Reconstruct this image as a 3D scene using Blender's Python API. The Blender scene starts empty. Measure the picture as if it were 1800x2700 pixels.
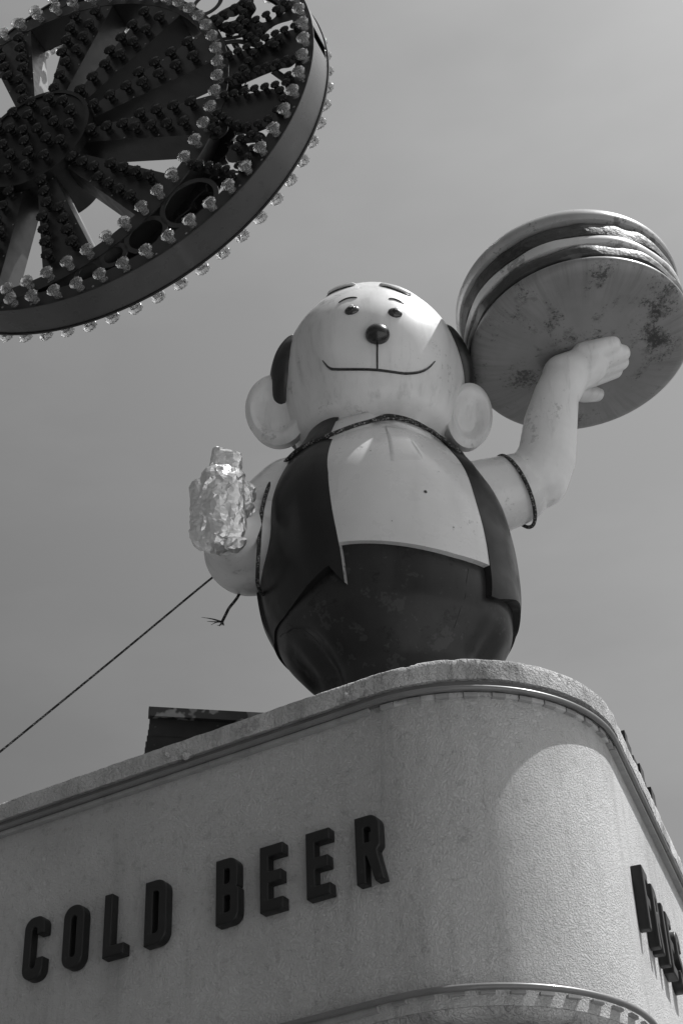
import bpy, bmesh, math, random
from mathutils import Vector, Matrix, noise
random.seed(7)
sc = bpy.context.scene
COL = sc.collection
Z0 = 1.6                       # eye height above the pavement; local heights below are measured from it
PI = math.pi
R = math.radians

# ------------------------------------------------------------------ camera, sky, sun, exposure
cam_d = bpy.data.cameras.new("camera")
cam = bpy.data.objects.new("camera", cam_d); COL.objects.link(cam)
PITCH, ROLL = 0.63929, -0.04105
f = Vector((0, math.cos(PITCH), math.sin(PITCH))); x0 = Vector((1, 0, 0)); u0 = x0.cross(f)
X = x0 * math.cos(ROLL) + u0 * math.sin(ROLL); U = -x0 * math.sin(ROLL) + u0 * math.cos(ROLL)
cam.matrix_world = Matrix(((X.x, U.x, -f.x, 0), (X.y, U.y, -f.y, 0), (X.z, U.z, -f.z, Z0), (0, 0, 0, 1)))
cam_d.sensor_fit = 'VERTICAL'; cam_d.sensor_height = 36; cam_d.lens = 60
cam_d.clip_start = 0.05; cam_d.clip_end = 3000
sc.camera = cam

SUN_AZ, SUN_EL = R(8), R(64)
world = bpy.data.worlds.new("World"); sc.world = world; world.use_nodes = True
nt = world.node_tree; nt.nodes.clear()
def wn(t, **k):
    n = nt.nodes.new(t)
    for a, b in k.items(): setattr(n, a, b)
    return n
sky = wn('ShaderNodeTexSky', sky_type='NISHITA', sun_disc=False, sun_elevation=SUN_EL,
         sun_rotation=PI / 2 - SUN_AZ, air_density=1.0, dust_density=1.4, ozone_density=1.0)
sep = wn('ShaderNodeSeparateColor'); nt.links.new(sky.outputs[0], sep.inputs[0])
# black and white film: one grey from the three channels
m1 = wn('ShaderNodeMath', operation='MULTIPLY'); m1.inputs[1].default_value = 0.30
m2 = wn('ShaderNodeMath', operation='MULTIPLY_ADD'); m2.inputs[1].default_value = 0.40
nt.links.new(sep.outputs[0], m1.inputs[0]); nt.links.new(sep.outputs[1], m2.inputs[0]); nt.links.new(m1.outputs[0], m2.inputs[2])
m3 = wn('ShaderNodeMath', operation='MULTIPLY_ADD'); m3.inputs[1].default_value = 0.20; nt.links.new(sep.outputs[2], m3.inputs[0]); nt.links.new(m2.outputs[0], m3.inputs[2])
# faint high cloud veil
tc = wn('ShaderNodeTexCoord'); mp = wn('ShaderNodeMapping'); mp.inputs['Scale'].default_value = (1.2, 1.2, 3.2)
mp.inputs['Location'].default_value = (0.35, 0.2, 0.4)
nz = wn('ShaderNodeTexNoise'); nz.inputs['Scale'].default_value = 2.2; nz.inputs['Detail'].default_value = 5; nz.inputs['Roughness'].default_value = 0.55
nt.links.new(tc.outputs['Generated'], mp.inputs[0]); nt.links.new(mp.outputs[0], nz.inputs['Vector'])
rmp = wn('ShaderNodeMapRange'); rmp.inputs[1].default_value = 0.42; rmp.inputs[2].default_value = 0.75
rmp.inputs[3].default_value = 1.0; rmp.inputs[4].default_value = 1.22
nt.links.new(nz.outputs[0], rmp.inputs[0])
mm = wn('ShaderNodeMath', operation='MULTIPLY'); nt.links.new(m3.outputs[0], mm.inputs[0]); nt.links.new(rmp.outputs[0], mm.inputs[1])
# milky haze: the sky is brighter towards the sun and falls off away from it
sdir = (math.cos(SUN_EL) * math.cos(SUN_AZ), math.cos(SUN_EL) * math.sin(SUN_AZ), math.sin(SUN_EL))
vn = wn('ShaderNodeVectorMath', operation='NORMALIZE'); nt.links.new(tc.outputs['Generated'], vn.inputs[0])
dp = wn('ShaderNodeVectorMath', operation='DOT_PRODUCT'); dp.inputs[1].default_value = sdir; nt.links.new(vn.outputs[0], dp.inputs[0])
h1 = wn('ShaderNodeMapRange'); h1.inputs[1].default_value = 0.28; h1.inputs[2].default_value = 0.62; h1.inputs[3].default_value = 0.48; h1.inputs[4].default_value = 1.02
h2 = wn('ShaderNodeMapRange'); h2.inputs[1].default_value = 0.62; h2.inputs[2].default_value = 1.0; h2.inputs[3].default_value = 0.0; h2.inputs[4].default_value = 0.35
nt.links.new(dp.outputs['Value'], h1.inputs[0]); nt.links.new(dp.outputs['Value'], h2.inputs[0])
ha = wn('ShaderNodeMath', operation='ADD'); nt.links.new(h1.outputs[0], ha.inputs[0]); nt.links.new(h2.outputs[0], ha.inputs[1])
hm = wn('ShaderNodeMath', operation='MULTIPLY'); nt.links.new(mm.outputs[0], hm.inputs[0]); nt.links.new(ha.outputs[0], hm.inputs[1])
bg = wn('ShaderNodeBackground'); bg.inputs[1].default_value = 0.099
out = wn('ShaderNodeOutputWorld'); nt.links.new(hm.outputs[0], bg.inputs[0]); nt.links.new(bg.outputs[0], out.inputs[0])

sun_d = bpy.data.lights.new("sun", 'SUN'); sun_d.energy = 4.1; sun_d.angle = R(0.53); sun_d.color = (1, 1, 1)
sun = bpy.data.objects.new("sun", sun_d); COL.objects.link(sun)
sd = Vector((math.cos(SUN_EL) * math.cos(SUN_AZ), math.cos(SUN_EL) * math.sin(SUN_AZ), math.sin(SUN_EL)))
sun.rotation_euler = sd.to_track_quat('Z', 'Y').to_euler(); sun.location = (20, -4, 40)
sc.view_settings.view_transform = 'Standard'; sc.view_settings.look = 'None'
sc.view_settings.exposure = 0.5; sc.view_settings.gamma = 1.0; sc.view_settings.use_curve_mapping = False
sc.cycles.max_bounces = 8; sc.cycles.transmission_bounces = 6; sc.cycles.transparent_max_bounces = 6
sc.cycles.caustics_reflective = False; sc.cycles.caustics_refractive = False

# ------------------------------------------------------------------ materials (black and white photograph: neutral greys)
def mat(name, col, rough=0.6, metal=0.0, spec=0.5, coat=0.0, var=None, spots=None, bump=None, trans=0.0, ior=1.5, streak=None, grime=None):
    """var=(scale,amount) soft tone variation; spots=(scale,threshold,darkness); bump=(scale,distance,detail); streak=(scale,amount)"""
    m = bpy.data.materials.new(name); m.use_nodes = True
    t = m.node_tree; b = t.nodes['Principled BSDF']
    b.inputs['Base Color'].default_value = (col, col, col, 1); b.inputs['Roughness'].default_value = rough
    b.inputs['Metallic'].default_value = metal; b.inputs['Specular IOR Level'].default_value = spec
    b.inputs['Coat Weight'].default_value = coat; b.inputs['Coat Roughness'].default_value = 0.12
    b.inputs['Transmission Weight'].default_value = trans; b.inputs['IOR'].default_value = ior
    N = lambda k: t.nodes.new(k); L = t.links.new
    co = N('ShaderNodeTexCoord'); val = None
    def noise_(scale, detail, vec=None, rough_=0.55):
        n = N('ShaderNodeTexNoise'); n.inputs['Scale'].default_value = scale; n.inputs['Detail'].default_value = detail
        n.inputs['Roughness'].default_value = rough_; L(vec or co.outputs['Object'], n.inputs['Vector']); return n.outputs[0]
    def rng(src, a, b_, c, d):
        r = N('ShaderNodeMapRange'); r.inputs[1].default_value = a; r.inputs[2].default_value = b_
        r.inputs[3].default_value = c; r.inputs[4].default_value = d; L(src, r.inputs[0]); return r.outputs[0]
    def mul(a, b_):
        if a is None: return b_
        q = N('ShaderNodeMath'); q.operation = 'MULTIPLY'; L(a, q.inputs[0]); L(b_, q.inputs[1]); return q.outputs[0]
    if var: val = mul(val, rng(noise_(var[0], 6), 0.3, 0.7, 1 - var[1], 1 + var[1]))
    if streak:
        mpn = N('ShaderNodeMapping'); mpn.inputs['Scale'].default_value = (1, 1, 0.12); L(co.outputs['Object'], mpn.inputs[0])
        val = mul(val, rng(noise_(streak[0], 5, mpn.outputs[0]), 0.5, 0.75, 1, 1 - streak[1]))
        val = mul(val, rng(noise_(streak[0] * 4, 6, mpn.outputs[0], 0.7), 0.55, 0.75, 1, 1 - streak[1] * 0.7))
    if spots:
        a = noise_(spots[0], 8, None, 0.75)
        big = noise_(spots[0] * 0.16, 2)
        q = N('ShaderNodeMath'); q.operation = 'MULTIPLY_ADD'; q.inputs[1].default_value = 0.8; L(big, q.inputs[0]); L(a, q.inputs[2])
        val = mul(val, rng(q.outputs[0], spots[1], spots[1] + 0.06, 1, 1 - spots[2]))
    if grime:
        val = mul(val, rng(noise_(grime[0], 3, None, 0.7), grime[1], grime[1] + 0.04, 1, grime[2]))
    if val is not None:
        v = N('ShaderNodeMath'); v.operation = 'MULTIPLY'; v.inputs[1].default_value = col; v.use_clamp = True; L(val, v.inputs[0])
        L(v.outputs[0], b.inputs['Base Color'])
        L(rng(noise_(9, 5), 0.3, 0.7, max(0.03, rough - 0.08), min(1, rough + 0.12)), b.inputs['Roughness'])
    if bump:
        bn = N('ShaderNodeBump'); bn.inputs['Distance'].default_value = bump[1]; bn.inputs['Strength'].default_value = 1.0
        L(noise_(bump[0], bump[2], None, 0.6), bn.inputs['Height']); L(bn.outputs[0], b.inputs['Normal'])
    return m

M = {}
def stucco(name, col, scale, dist, dirt):
    m = mat(name, col, 0.85, spec=0.25, var=(1.3 if dirt < .2 else 3.0, 0.06 + dirt * .3), spots=(150, 1.0, 0.20) if dirt < .2 else (22, .98, .30), streak=(5, dirt))
    t = m.node_tree; b = t.nodes['Principled BSDF']; L = t.links.new
    co = t.nodes.new('ShaderNodeTexCoord'); n1 = t.nodes.new('ShaderNodeTexNoise'); n1.inputs['Scale'].default_value = scale
    n1.inputs['Detail'].default_value = 3; n1.inputs['Roughness'].default_value = 0.45; n1.inputs['Distortion'].default_value = 0.8
    L(co.outputs['Object'], n1.inputs['Vector'])
    r = t.nodes.new('ShaderNodeMapRange'); r.inputs[1].default_value = 0.42; r.inputs[2].default_value = 0.62; L(n1.outputs[0], r.inputs[0])
    n2 = t.nodes.new('ShaderNodeTexNoise'); n2.inputs['Scale'].default_value = scale * 3; n2.inputs['Detail'].default_value = 2
    L(co.outputs['Object'], n2.inputs['Vector'])
    q = t.nodes.new('ShaderNodeMath'); q.operation = 'MULTIPLY_ADD'; q.inputs[1].default_value = 0.25; L(n2.outputs[0], q.inputs[0]); L(r.outputs[0], q.inputs[2])
    bn = t.nodes.new('ShaderNodeBump'); bn.inputs['Distance'].default_value = dist; L(q.outputs[0], bn.inputs['Height']); L(bn.outputs[0], b.inputs['Normal'])
    return m
M['stucco'] = stucco('stucco', 0.55, 105, 0.0040, 0.17)
M['coping'] = stucco('coping stucco', 0.50, 70, 0.005, 0.55)
M['trim'] = mat('trim enamel', 0.16, 0.35, coat=0.4, var=(6, 0.15))
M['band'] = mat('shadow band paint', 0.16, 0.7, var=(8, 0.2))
M['block'] = mat('trim block paint', 0.34, 0.6, var=(10, 0.12), streak=(12, 0.2))
M['block_pale'] = mat('pale trim tile', 0.52, 0.55, var=(18, 0.2), grime=(30, 0.6, 0.6))
M['letter'] = mat('letter plastic', 0.014, 0.42, spec=0.4, var=(7, 0.25), grime=(14, 0.66, 1.8))
M['bounce_paving'] = mat('pale paving', 0.42, 0.9, var=(0.5, 0.15), bump=(30, 0.004, 4))
M['ground'] = mat('ground', 0.07, 0.9, var=(0.5, 0.15), bump=(30, 0.004, 4))
M['asphalt'] = mat('asphalt', 0.05, 0.9, var=(0.4, 0.2), bump=(60, 0.006, 4))
M['roof'] = mat('roof felt', 0.14, 0.9, var=(2, 0.2))
M['slat'] = mat('black slat', 0.020, 0.6, var=(6, 0.4), grime=(7, 0.64, 5.0))
M['fascia'] = mat('stained fascia', 0.03, 0.6, var=(9, 0.4), grime=(5, 0.50, 8.0))
M['skin'] = mat('skin paint', 0.72, 0.36, coat=0.15, var=(2.2, 0.09), spots=(24, 1.06, 0.30), streak=(3.6, 0.30))
M['shirt'] = mat('shirt paint', 0.64, 0.28, coat=0.35, var=(2.4, 0.07), spots=(30, 1.10, 0.35), streak=(2.5, 0.10))
M['vest'] = mat('vest paint', 0.014, 0.38, spec=0.3, coat=0.06, var=(2.5, 0.2), streak=(4, 0.15))
M['vest_edge_lit'] = mat('sunlit vest edge paint', 0.30, 0.4, var=(14, 0.3), grime=(20, 0.6, 0.4))  # sunlight on the left front edge, put into a paler colour
M['trousers'] = mat('trouser paint', 0.026, 0.38, spec=0.3, coat=0.06, var=(3, 0.25), spots=(26, 1.0, 0.5), streak=(5, 0.35), grime=(9, 0.58, 1.8))
M['hair'] = mat('hair paint', 0.016, 0.35, var=(5, 0.2))
M['black'] = mat('black paint', 0.012, 0.25, coat=0.3, var=(6, 0.3))
M['white'] = mat('white paint', 0.7, 0.4)
M['eye'] = mat('eye paint', 0.03, 0.25, coat=0.5, var=(30, 0.3))
M['bun'] = mat('bun paint', 0.17, 0.36, coat=0.15, var=(2.4, 0.2), spots=(42, 0.97, 0.6), streak=(3, 0.2))
def bun_bottom():
    m = mat('bun underside paint', 0.16, 0.38, coat=0.12)
    t = m.node_tree; b = t.nodes['Principled BSDF']; L = t.links.new; co = t.nodes.new('ShaderNodeTexCoord')
    def N(k, **kw):
        n = t.nodes.new(k)
        for a, v in kw.items(): setattr(n, a, v)
        return n
    def noi(vec, sc_, de, ro=.6):
        n = N('ShaderNodeTexNoise'); n.inputs['Scale'].default_value = sc_; n.inputs['Detail'].default_value = de; n.inputs['Roughness'].default_value = ro; L(vec, n.inputs['Vector']); return n.outputs[0]
    def rg(src, a, b_, c, d):
        q = N('ShaderNodeMapRange'); q.inputs[1].default_value = a; q.inputs[2].default_value = b_; q.inputs[3].default_value = c; q.inputs[4].default_value = d; L(src, q.inputs[0]); return q.outputs[0]
    def ml(a, b_):
        q = N('ShaderNodeMath', operation='MULTIPLY'); L(a, q.inputs[0]); L(b_, q.inputs[1]); return q.outputs[0]
    flat = N('ShaderNodeVectorMath', operation='MULTIPLY'); flat.inputs[1].default_value = (1, 1, 0); L(co.outputs['Object'], flat.inputs[0])
    ln = N('ShaderNodeVectorMath', operation='LENGTH'); L(flat.outputs[0], ln.inputs[0])
    nr = N('ShaderNodeVectorMath', operation='NORMALIZE'); L(flat.outputs[0], nr.inputs[0])
    sc3 = N('ShaderNodeVectorMath', operation='SCALE'); sc3.inputs['Scale'].default_value = 9.0; L(nr.outputs[0], sc3.inputs[0])
    cz = N('ShaderNodeCombineXYZ'); L(ln.outputs['Value'], cz.inputs[2])
    ad = N('ShaderNodeVectorMath', operation='ADD'); L(sc3.outputs[0], ad.inputs[0]); L(cz.outputs[0], ad.inputs[1])
    rad = rg(noi(ad.outputs[0], 1.6, 7, .7), .46, .72, 1.0, .66)                       # streaks running out to the rim
    radm = rg(ln.outputs['Value'], .34, .60, 0, 1)
    mixr = N('ShaderNodeMix'); mixr.inputs[2].default_value = 1.0; L(radm, mixr.inputs[0]); L(rad, mixr.inputs[3])
    big = noi(co.outputs['Object'], 3.2, 3); fine = noi(co.outputs['Object'], 46, 6, .8); mid = noi(co.outputs['Object'], 14, 6, .7)
    s1 = N('ShaderNodeMath', operation='ADD'); L(big, s1.inputs[0]); L(fine, s1.inputs[1])
    s2 = N('ShaderNodeMath', operation='ADD'); L(big, s2.inputs[0]); L(mid, s2.inputs[1])
    v = ml(ml(rg(s1.outputs[0], 1.10, 1.17, 1, .28), rg(s2.outputs[0], 1.08, 1.28, 1, .52)), mixr.outputs[0])
    v = ml(v, rg(noi(co.outputs['Object'], 2.0, 4), .3, .7, .80, 1.2))
    col = N('ShaderNodeMath', operation='MULTIPLY'); col.inputs[1].default_value = 0.22; L(v, col.inputs[0]); L(col.outputs[0], b.inputs['Base Color'])
    return m
M['bun'] = bun_bottom()
M['bun_side'] = mat('bun rim paint', 0.30, 0.3, coat=0.3, var=(4, 0.2), spots=(26, 1.0, 0.6))
M['patty'] = mat('patty paint', 0.035, 0.5, var=(7, 0.45), spots=(22, 0.95, 0.6), grime=(5, 0.62, 2.2), bump=(14, 0.012, 4))
M['cheese'] = mat('cheese paint', 0.50, 0.4, var=(6, 0.12), spots=(20, 1.0, 0.5))
M['lettuce'] = mat('lettuce paint', 0.035, 0.4, var=(6, 0.5), grime=(4, 0.60, 2.6), bump=(9, 0.012, 3))
def foil_mat():
    m = mat('crumpled foil', 0.82, 0.42, metal=0.85)
    t = m.node_tree; b = t.nodes['Principled BSDF']; L = t.links.new; co = t.nodes.new('ShaderNodeTexCoord')
    nz_ = t.nodes.new('ShaderNodeTexNoise'); nz_.inputs['Scale'].default_value = 14; L(co.outputs['Object'], nz_.inputs['Vector'])
    mx = t.nodes.new('ShaderNodeVectorMath'); mx.operation = 'MULTIPLY_ADD'; mx.inputs[1].default_value = (.09, .09, .09); L(nz_.outputs[1], mx.inputs[0]); L(co.outputs['Object'], mx.inputs[2])
    ge = t.nodes.new('ShaderNodeNewGeometry'); last = ge.outputs['Normal']
    for sc_, am in ((26, .22), (60, .14)):      # flat facets: every crease cell leans its own way
        vo = t.nodes.new('ShaderNodeTexVoronoi'); vo.inputs['Scale'].default_value = sc_; L(mx.outputs[0], vo.inputs['Vector'])
        sb = t.nodes.new('ShaderNodeVectorMath'); sb.operation = 'SUBTRACT'; sb.inputs[1].default_value = (.5, .5, .5); L(vo.outputs['Color'], sb.inputs[0])
        ad = t.nodes.new('ShaderNodeVectorMath'); ad.operation = 'MULTIPLY_ADD'; ad.inputs[1].default_value = (am, am, am); L(sb.outputs[0], ad.inputs[0]); L(last, ad.inputs[2]); last = ad.outputs[0]
    no = t.nodes.new('ShaderNodeVectorMath'); no.operation = 'NORMALIZE'; L(last, no.inputs[0])
    L(no.outputs[0], b.inputs['Normal']); return m
M['foil'] = foil_mat()
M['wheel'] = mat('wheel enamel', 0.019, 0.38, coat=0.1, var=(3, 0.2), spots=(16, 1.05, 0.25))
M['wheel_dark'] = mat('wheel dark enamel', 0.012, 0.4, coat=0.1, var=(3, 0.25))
M['wheel_black'] = mat('hub enamel', 0.006, 0.45, var=(3, 0.25))
M['rim'] = mat('rim sheet', 0.062, 0.30, coat=0.25, var=(2.5, 0.22), streak=(4, 0.15))
M['steel'] = mat('rivet steel', 0.35, 0.35, metal=0.8)
M['cap_dark'] = mat('dark lamp cap', 0.006, 0.30, spec=0.25, coat=0.08)
M['socket_dark'] = mat('dark lamp socket', 0.008, 0.5)
M['cap_clear'] = mat('clear lamp cap', 0.97, 0.06, trans=0.86, ior=1.45)
M['socket_clear'] = mat('frosted lamp socket', 0.75, 0.22, trans=0.75, ior=1.35)
# braided rope with pale flecks
def rope_mat():
    m = mat('braided rope', 0.03, 0.8)
    t = m.node_tree; b = t.nodes['Principled BSDF']; L = t.links.new
    uv = t.nodes.new('ShaderNodeUVMap'); uv.uv_map = 'rope'
    ck = t.nodes.new('ShaderNodeTexChecker'); ck.inputs['Scale'].default_value = 1.0
    mp_ = t.nodes.new('ShaderNodeMapping'); mp_.inputs['Scale'].default_value = (6, 95, 1); mp_.inputs['Rotation'].default_value = (0, 0, 0.5)
    L(uv.outputs[0], mp_.inputs[0]); L(mp_.outputs[0], ck.inputs['Vector'])
    nz_ = t.nodes.new('ShaderNodeTexNoise'); nz_.inputs['Scale'].default_value = 50; co = t.nodes.new('ShaderNodeTexCoord'); L(co.outputs['Object'], nz_.inputs['Vector'])
    r = t.nodes.new('ShaderNodeMapRange'); r.inputs[1].default_value = 0.5; r.inputs[2].default_value = 0.56; L(nz_.outputs[0], r.inputs[0])
    q = t.nodes.new('ShaderNodeMath'); q.operation = 'MULTIPLY'; L(ck.outputs['Fac'], q.inputs[0]); L(r.outputs[0], q.inputs[1])
    s = t.nodes.new('ShaderNodeMapRange'); s.inputs[3].default_value = 0.018; s.inputs[4].default_value = 0.22; L(q.outputs[0], s.inputs[0])
    L(s.outputs[0], b.inputs['Base Color']); return m
M['rope'] = rope_mat()

# ------------------------------------------------------------------ object helpers
def link(name, me, parent=None, loc=None):
    o = bpy.data.objects.new(name, me); COL.objects.link(o)
    if parent is not None: o.parent = parent
    if loc is not None: o.location = loc
    return o
def thing(name, label, cat, loc, group=None):
    o = link(name, None); o.location = loc; o['label'] = label; o['category'] = cat
    if group: o['group'] = group
    return o
def tag(o, label, cat, group=None):
    o['label'] = label; o['category'] = cat
    if group: o['group'] = group
    return o
def mesh(name, verts, faces, material, parent=None, smooth=True, mats=None, fmat=None):
    """verts in world space with local height (Z0 is added); stored relative to the parent's location"""
    me = bpy.data.meshes.new(name)
    off = parent_world(parent)
    me.from_pydata([(v[0] - off.x, v[1] - off.y, v[2] + Z0 - off.z) for v in verts], [], faces)
    me.materials.append(material)
    for m_ in (mats or []): me.materials.append(m_)
    if fmat: me.polygons.foreach_set('material_index', fmat)
    bm = bmesh.new(); bm.from_mesh(me); bmesh.ops.recalc_face_normals(bm, faces=bm.faces); bm.to_mesh(me); bm.free()
    if smooth:
        me.polygons.foreach_set('use_smooth', [True] * len(me.polygons))
        me.set_sharp_from_angle(angle=R(38)) if hasattr(me, 'set_sharp_from_angle') else None
    o = link(name, me, parent); return o
def parent_world(p):
    v = Vector((0, 0, 0))
    while p is not None: v += Vector(p.location); p = p.parent
    return v
def grid(nu, nv, fn, close_u=False):
    vs = [fn(i, j) for j in range(nv) for i in range(nu)]; fs = []
    for j in range(nv - 1):
        for i in range(nu if close_u else nu - 1):
            a = j * nu + i; b = j * nu + (i + 1) % nu; fs.append((a, b, b + nu, a + nu))
    return vs, fs
def frames(pts):
    out = []; up = Vector((0, 0, 1)); prev = None
    for i, p_ in enumerate(pts):
        tg = (pts[min(i + 1, len(pts) - 1)] - pts[max(i - 1, 0)]).normalized()
        if prev is None: a = tg.cross(up); a = a if a.length > 1e-3 else tg.cross(Vector((1, 0, 0)))
        else: a = prev - tg * prev.dot(tg)
        a.normalize(); prev = a; out.append((tg, a, tg.cross(a)))
    return out
def smoothpath(pts, n=6):
    P = [Vector(p_) for p_ in pts]; o = []
    for i in range(len(P) - 1):
        a, b, c, d = P[max(i - 1, 0)], P[i], P[i + 1], P[min(i + 2, len(P) - 1)]
        for k in range(n):
            s = k / n; o.append(0.5 * ((2 * b) + (c - a) * s + (2 * a - 5 * b + 4 * c - d) * s * s + (3 * b - a - 3 * c + d) * s ** 3))
    o.append(P[-1]); return o
def tube(name, pts, rad, material, parent=None, seg=10, uv=False, caps=True):
    fr = frames(pts); n = len(pts); vs = []; L = 0; ls = [0]
    for i in range(1, n): L += (pts[i] - pts[i - 1]).length; ls.append(L)
    for i, p_ in enumerate(pts):
        r = rad(i / (n - 1)) if callable(rad) else rad
        for k in range(seg):
            a = 2 * PI * k / seg; v = p_ + (fr[i][1] * math.cos(a) + fr[i][2] * math.sin(a)) * r; vs.append(tuple(v))
    fs = []
    for i in range(n - 1):
        for k in range(seg): fs.append((i * seg + k, i * seg + (k + 1) % seg, (i + 1) * seg + (k + 1) % seg, (i + 1) * seg + k))
    if caps: fs.append(tuple(range(seg))); fs.append(tuple(range((n - 1) * seg, n * seg)))
    o = mesh(name, vs, fs, material, parent)
    if uv:
        me = o.data; lay = me.uv_layers.new(name='rope')
        for poly in me.polygons:
            ks = [v % seg for v in poly.vertices]
            wrap = (0 in ks and seg - 1 in ks)
            for li in poly.loop_indices:
                v = me.loops[li].vertex_index; i, k = divmod(v, seg)
                kk = k + seg if (wrap and k == 0) else k
                lay.data[li].uv = (kk / seg, ls[i])
    return o
def boxv(c, ax, ay, az, hx, hy, hz):
    c, ax, ay, az = map(Vector, (c, ax, ay, az))
    vs = [tuple(c + ax * sx * hx + ay * sy * hy + az * sz * hz) for sx in (-1, 1) for sy in (-1, 1) for sz in (-1, 1)]
    return vs, [(0, 1, 3, 2), (4, 6, 7, 5), (0, 4, 5, 1), (2, 3, 7, 6), (0, 2, 6, 4), (1, 5, 7, 3)]
def join(parts):
    V = []; F = []
    for vs, fs in parts:
        k = len(V); V += vs; F += [tuple(i + k for i in q) for q in fs]
    return V, F
def remeshed(name, blobs, material, parent, voxel=0.014, smooth=8, displace=None, facets=0):
    """capsules (p0,r0,p1,r1) fused into one continuous skin"""
    me = bpy.data.meshes.new('tmp'); bm = bmesh.new()
    for p0, r0, p1, r1 in blobs:
        p0, p1 = Vector(p0), Vector(p1); n = max(2, int((p1 - p0).length / (min(r0, r1) * 0.35)) + 1)
        for k in range(n + 1):
            s = k / n; c = p0.lerp(p1, s); r = r0 + (r1 - r0) * s
            bmesh.ops.create_icosphere(bm, subdivisions=3, radius=r, matrix=Matrix.Translation(c))
    bm.to_mesh(me); bm.free()
    o = bpy.data.objects.new('tmp', me); COL.objects.link(o)
    a = o.modifiers.new('r', 'REMESH'); a.mode = 'VOXEL'; a.voxel_size = voxel; a.use_smooth_shade = True
    b = o.modifiers.new('s', 'SMOOTH'); b.iterations = smooth; b.factor = 0.5
    dg = bpy.context.evaluated_depsgraph_get(); dg.update()
    m2_ = bpy.data.meshes.new_from_object(o.evaluated_get(dg)); bpy.data.objects.remove(o); bpy.data.meshes.remove(me)
    vs = [v.co.copy() for v in m2_.vertices]; ns = [v.normal.copy() for v in m2_.vertices]; fs = [tuple(q.vertices) for q in m2_.polygons]
    bpy.data.meshes.remove(m2_)
    if displace: vs = [displace(v, n_) for v, n_ in zip(vs, ns)]
    vs = [tuple(v) for v in vs]
    if facets: vs, fs = faceted(vs, fs, facets)
    return mesh(name, vs, fs, material, parent, smooth=not facets)
def faceted(vs, fs, ratio):
    """collapse a dense skin into irregular flat facets, as crumpled foil has"""
    me = bpy.data.meshes.new('tmp'); me.from_pydata(vs, [], fs); o = bpy.data.objects.new('tmp', me); COL.objects.link(o)
    d = o.modifiers.new('d', 'DECIMATE'); d.ratio = ratio
    dg = bpy.context.evaluated_depsgraph_get(); dg.update(); m2_ = bpy.data.meshes.new_from_object(o.evaluated_get(dg)); bpy.data.objects.remove(o)
    out_ = [tuple(v.co) for v in m2_.vertices], [tuple(q.vertices) for q in m2_.polygons]; bpy.data.meshes.remove(m2_); return out_

# ------------------------------------------------------------------ ground
def sheet(name, x0_, x1_, y0_, y1_, z, m_, th=0.0):
    vs = [(x0_, y0_, z - Z0), (x1_, y0_, z - Z0), (x1_, y1_, z - Z0), (x0_, y1_, z - Z0)]
    o = mesh(name, vs, [(0, 1, 2, 3)], m_, smooth=False); o['kind'] = 'structure'; return o
sheet('ground', -600, 600, -600, 600, 0.0, M['ground'])
sheet('bounce_pavement', 0.0, 600, -60, 5.0, 0.004, M['bounce_paving'])  # unseen pale sheet, added to bounce light onto the corner and undersides
sheet('road', -600, 0.0, -60, 5.0, 0.004, M['asphalt'])  # unseen, kept dark so less light bounces onto the left wall

# ------------------------------------------------------------------ the corner building
A1, A2 = -0.526483, 1.252195
T1 = Vector((math.cos(A1), math.sin(A1))); N1 = Vector((-math.sin(A1), math.cos(A1)))
T2 = Vector((math.cos(A2), math.sin(A2))); N2 = Vector((-math.sin(A2), math.cos(A2)))
CC = Vector((0.504, 7.561)); RR = 0.79
AZ0, AZ1 = A1 - PI / 2, A2 - PI / 2           # outward normal azimuths of the two straight walls
def plan(o, l_len=5.5, r_len=9.0, step=0.05, arc=2.0):
    """plan curve of the facade, o = outward offset; returns points and outward normals"""
    pts = []; nl = Vector((math.cos(AZ0), math.sin(AZ0))); nr = Vector((math.cos(AZ1), math.sin(AZ1)))
    pl_ = CC + nl * (RR + o); pr = CC + nr * (RR + o)
    k = int(l_len / step)
    for i in range(k, 0, -1): pts.append((pl_ - T1 * (l_len * i / k), nl))
    na = int(math.degrees(AZ1 - AZ0) / arc)
    for i in range(na + 1):
        a = AZ0 + (AZ1 - AZ0) * i / na; n_ = Vector((math.cos(a), math.sin(a))); pts.append((CC + n_ * (RR + o), n_))
    k = int(r_len / step)
    for i in range(1, k + 1): pts.append((pr + T2 * (r_len * i / k), nr))
    return pts
def sweep(name, prof, m_, parent, jit=None, **kw):
    base = plan(0, **kw); vs = []; n = len(prof)
    for p_, nn_ in base:
        for o, z in prof:
            q = Vector((p_.x + nn_.x * o, p_.y + nn_.y * o, z))
            if jit: q = jit(q, nn_, o, z)
            vs.append(tuple(q))
    fs = []
    for i in range(len(base) - 1):
        for k in range(n): fs.append((i * n + k, i * n + (k + 1) % n, (i + 1) * n + (k + 1) % n, (i + 1) * n + k))
    fs.append(tuple(range(n))); fs.append(tuple(range((len(base) - 1) * n, len(base) * n)))
    return mesh(name, vs, fs, m_, parent)
bld = thing('snack_stand', 'pale stuccoed corner building with rounded front and two trim rails under its coping', 'building', (0.5, 8.6, 0))
sweep('wall', [(-0.02, 2.515), (-0.02, 4.02), (-0.20, 4.02), (-0.20, 2.515)], M['stucco'], bld)
def rough(q, nn_, o, z):
    amp = 0.004 if o > 0 else 0.002
    d = noise.noise(q * 9) * amp + noise.noise(q * 34) * amp * 0.8
    az = math.atan2(nn_.y, nn_.x)
    q = q + Vector((nn_.x, nn_.y, 0)) * d
    if z > 4.1:
        q.z += noise.noise(q * 14) * 0.003 + noise.noise(q * 40) * 0.002
        if az < R(-106): q.z -= 0.006
        if abs(az - R(-105.6)) < R(2.2): q.z -= 0.005
    return q
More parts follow.
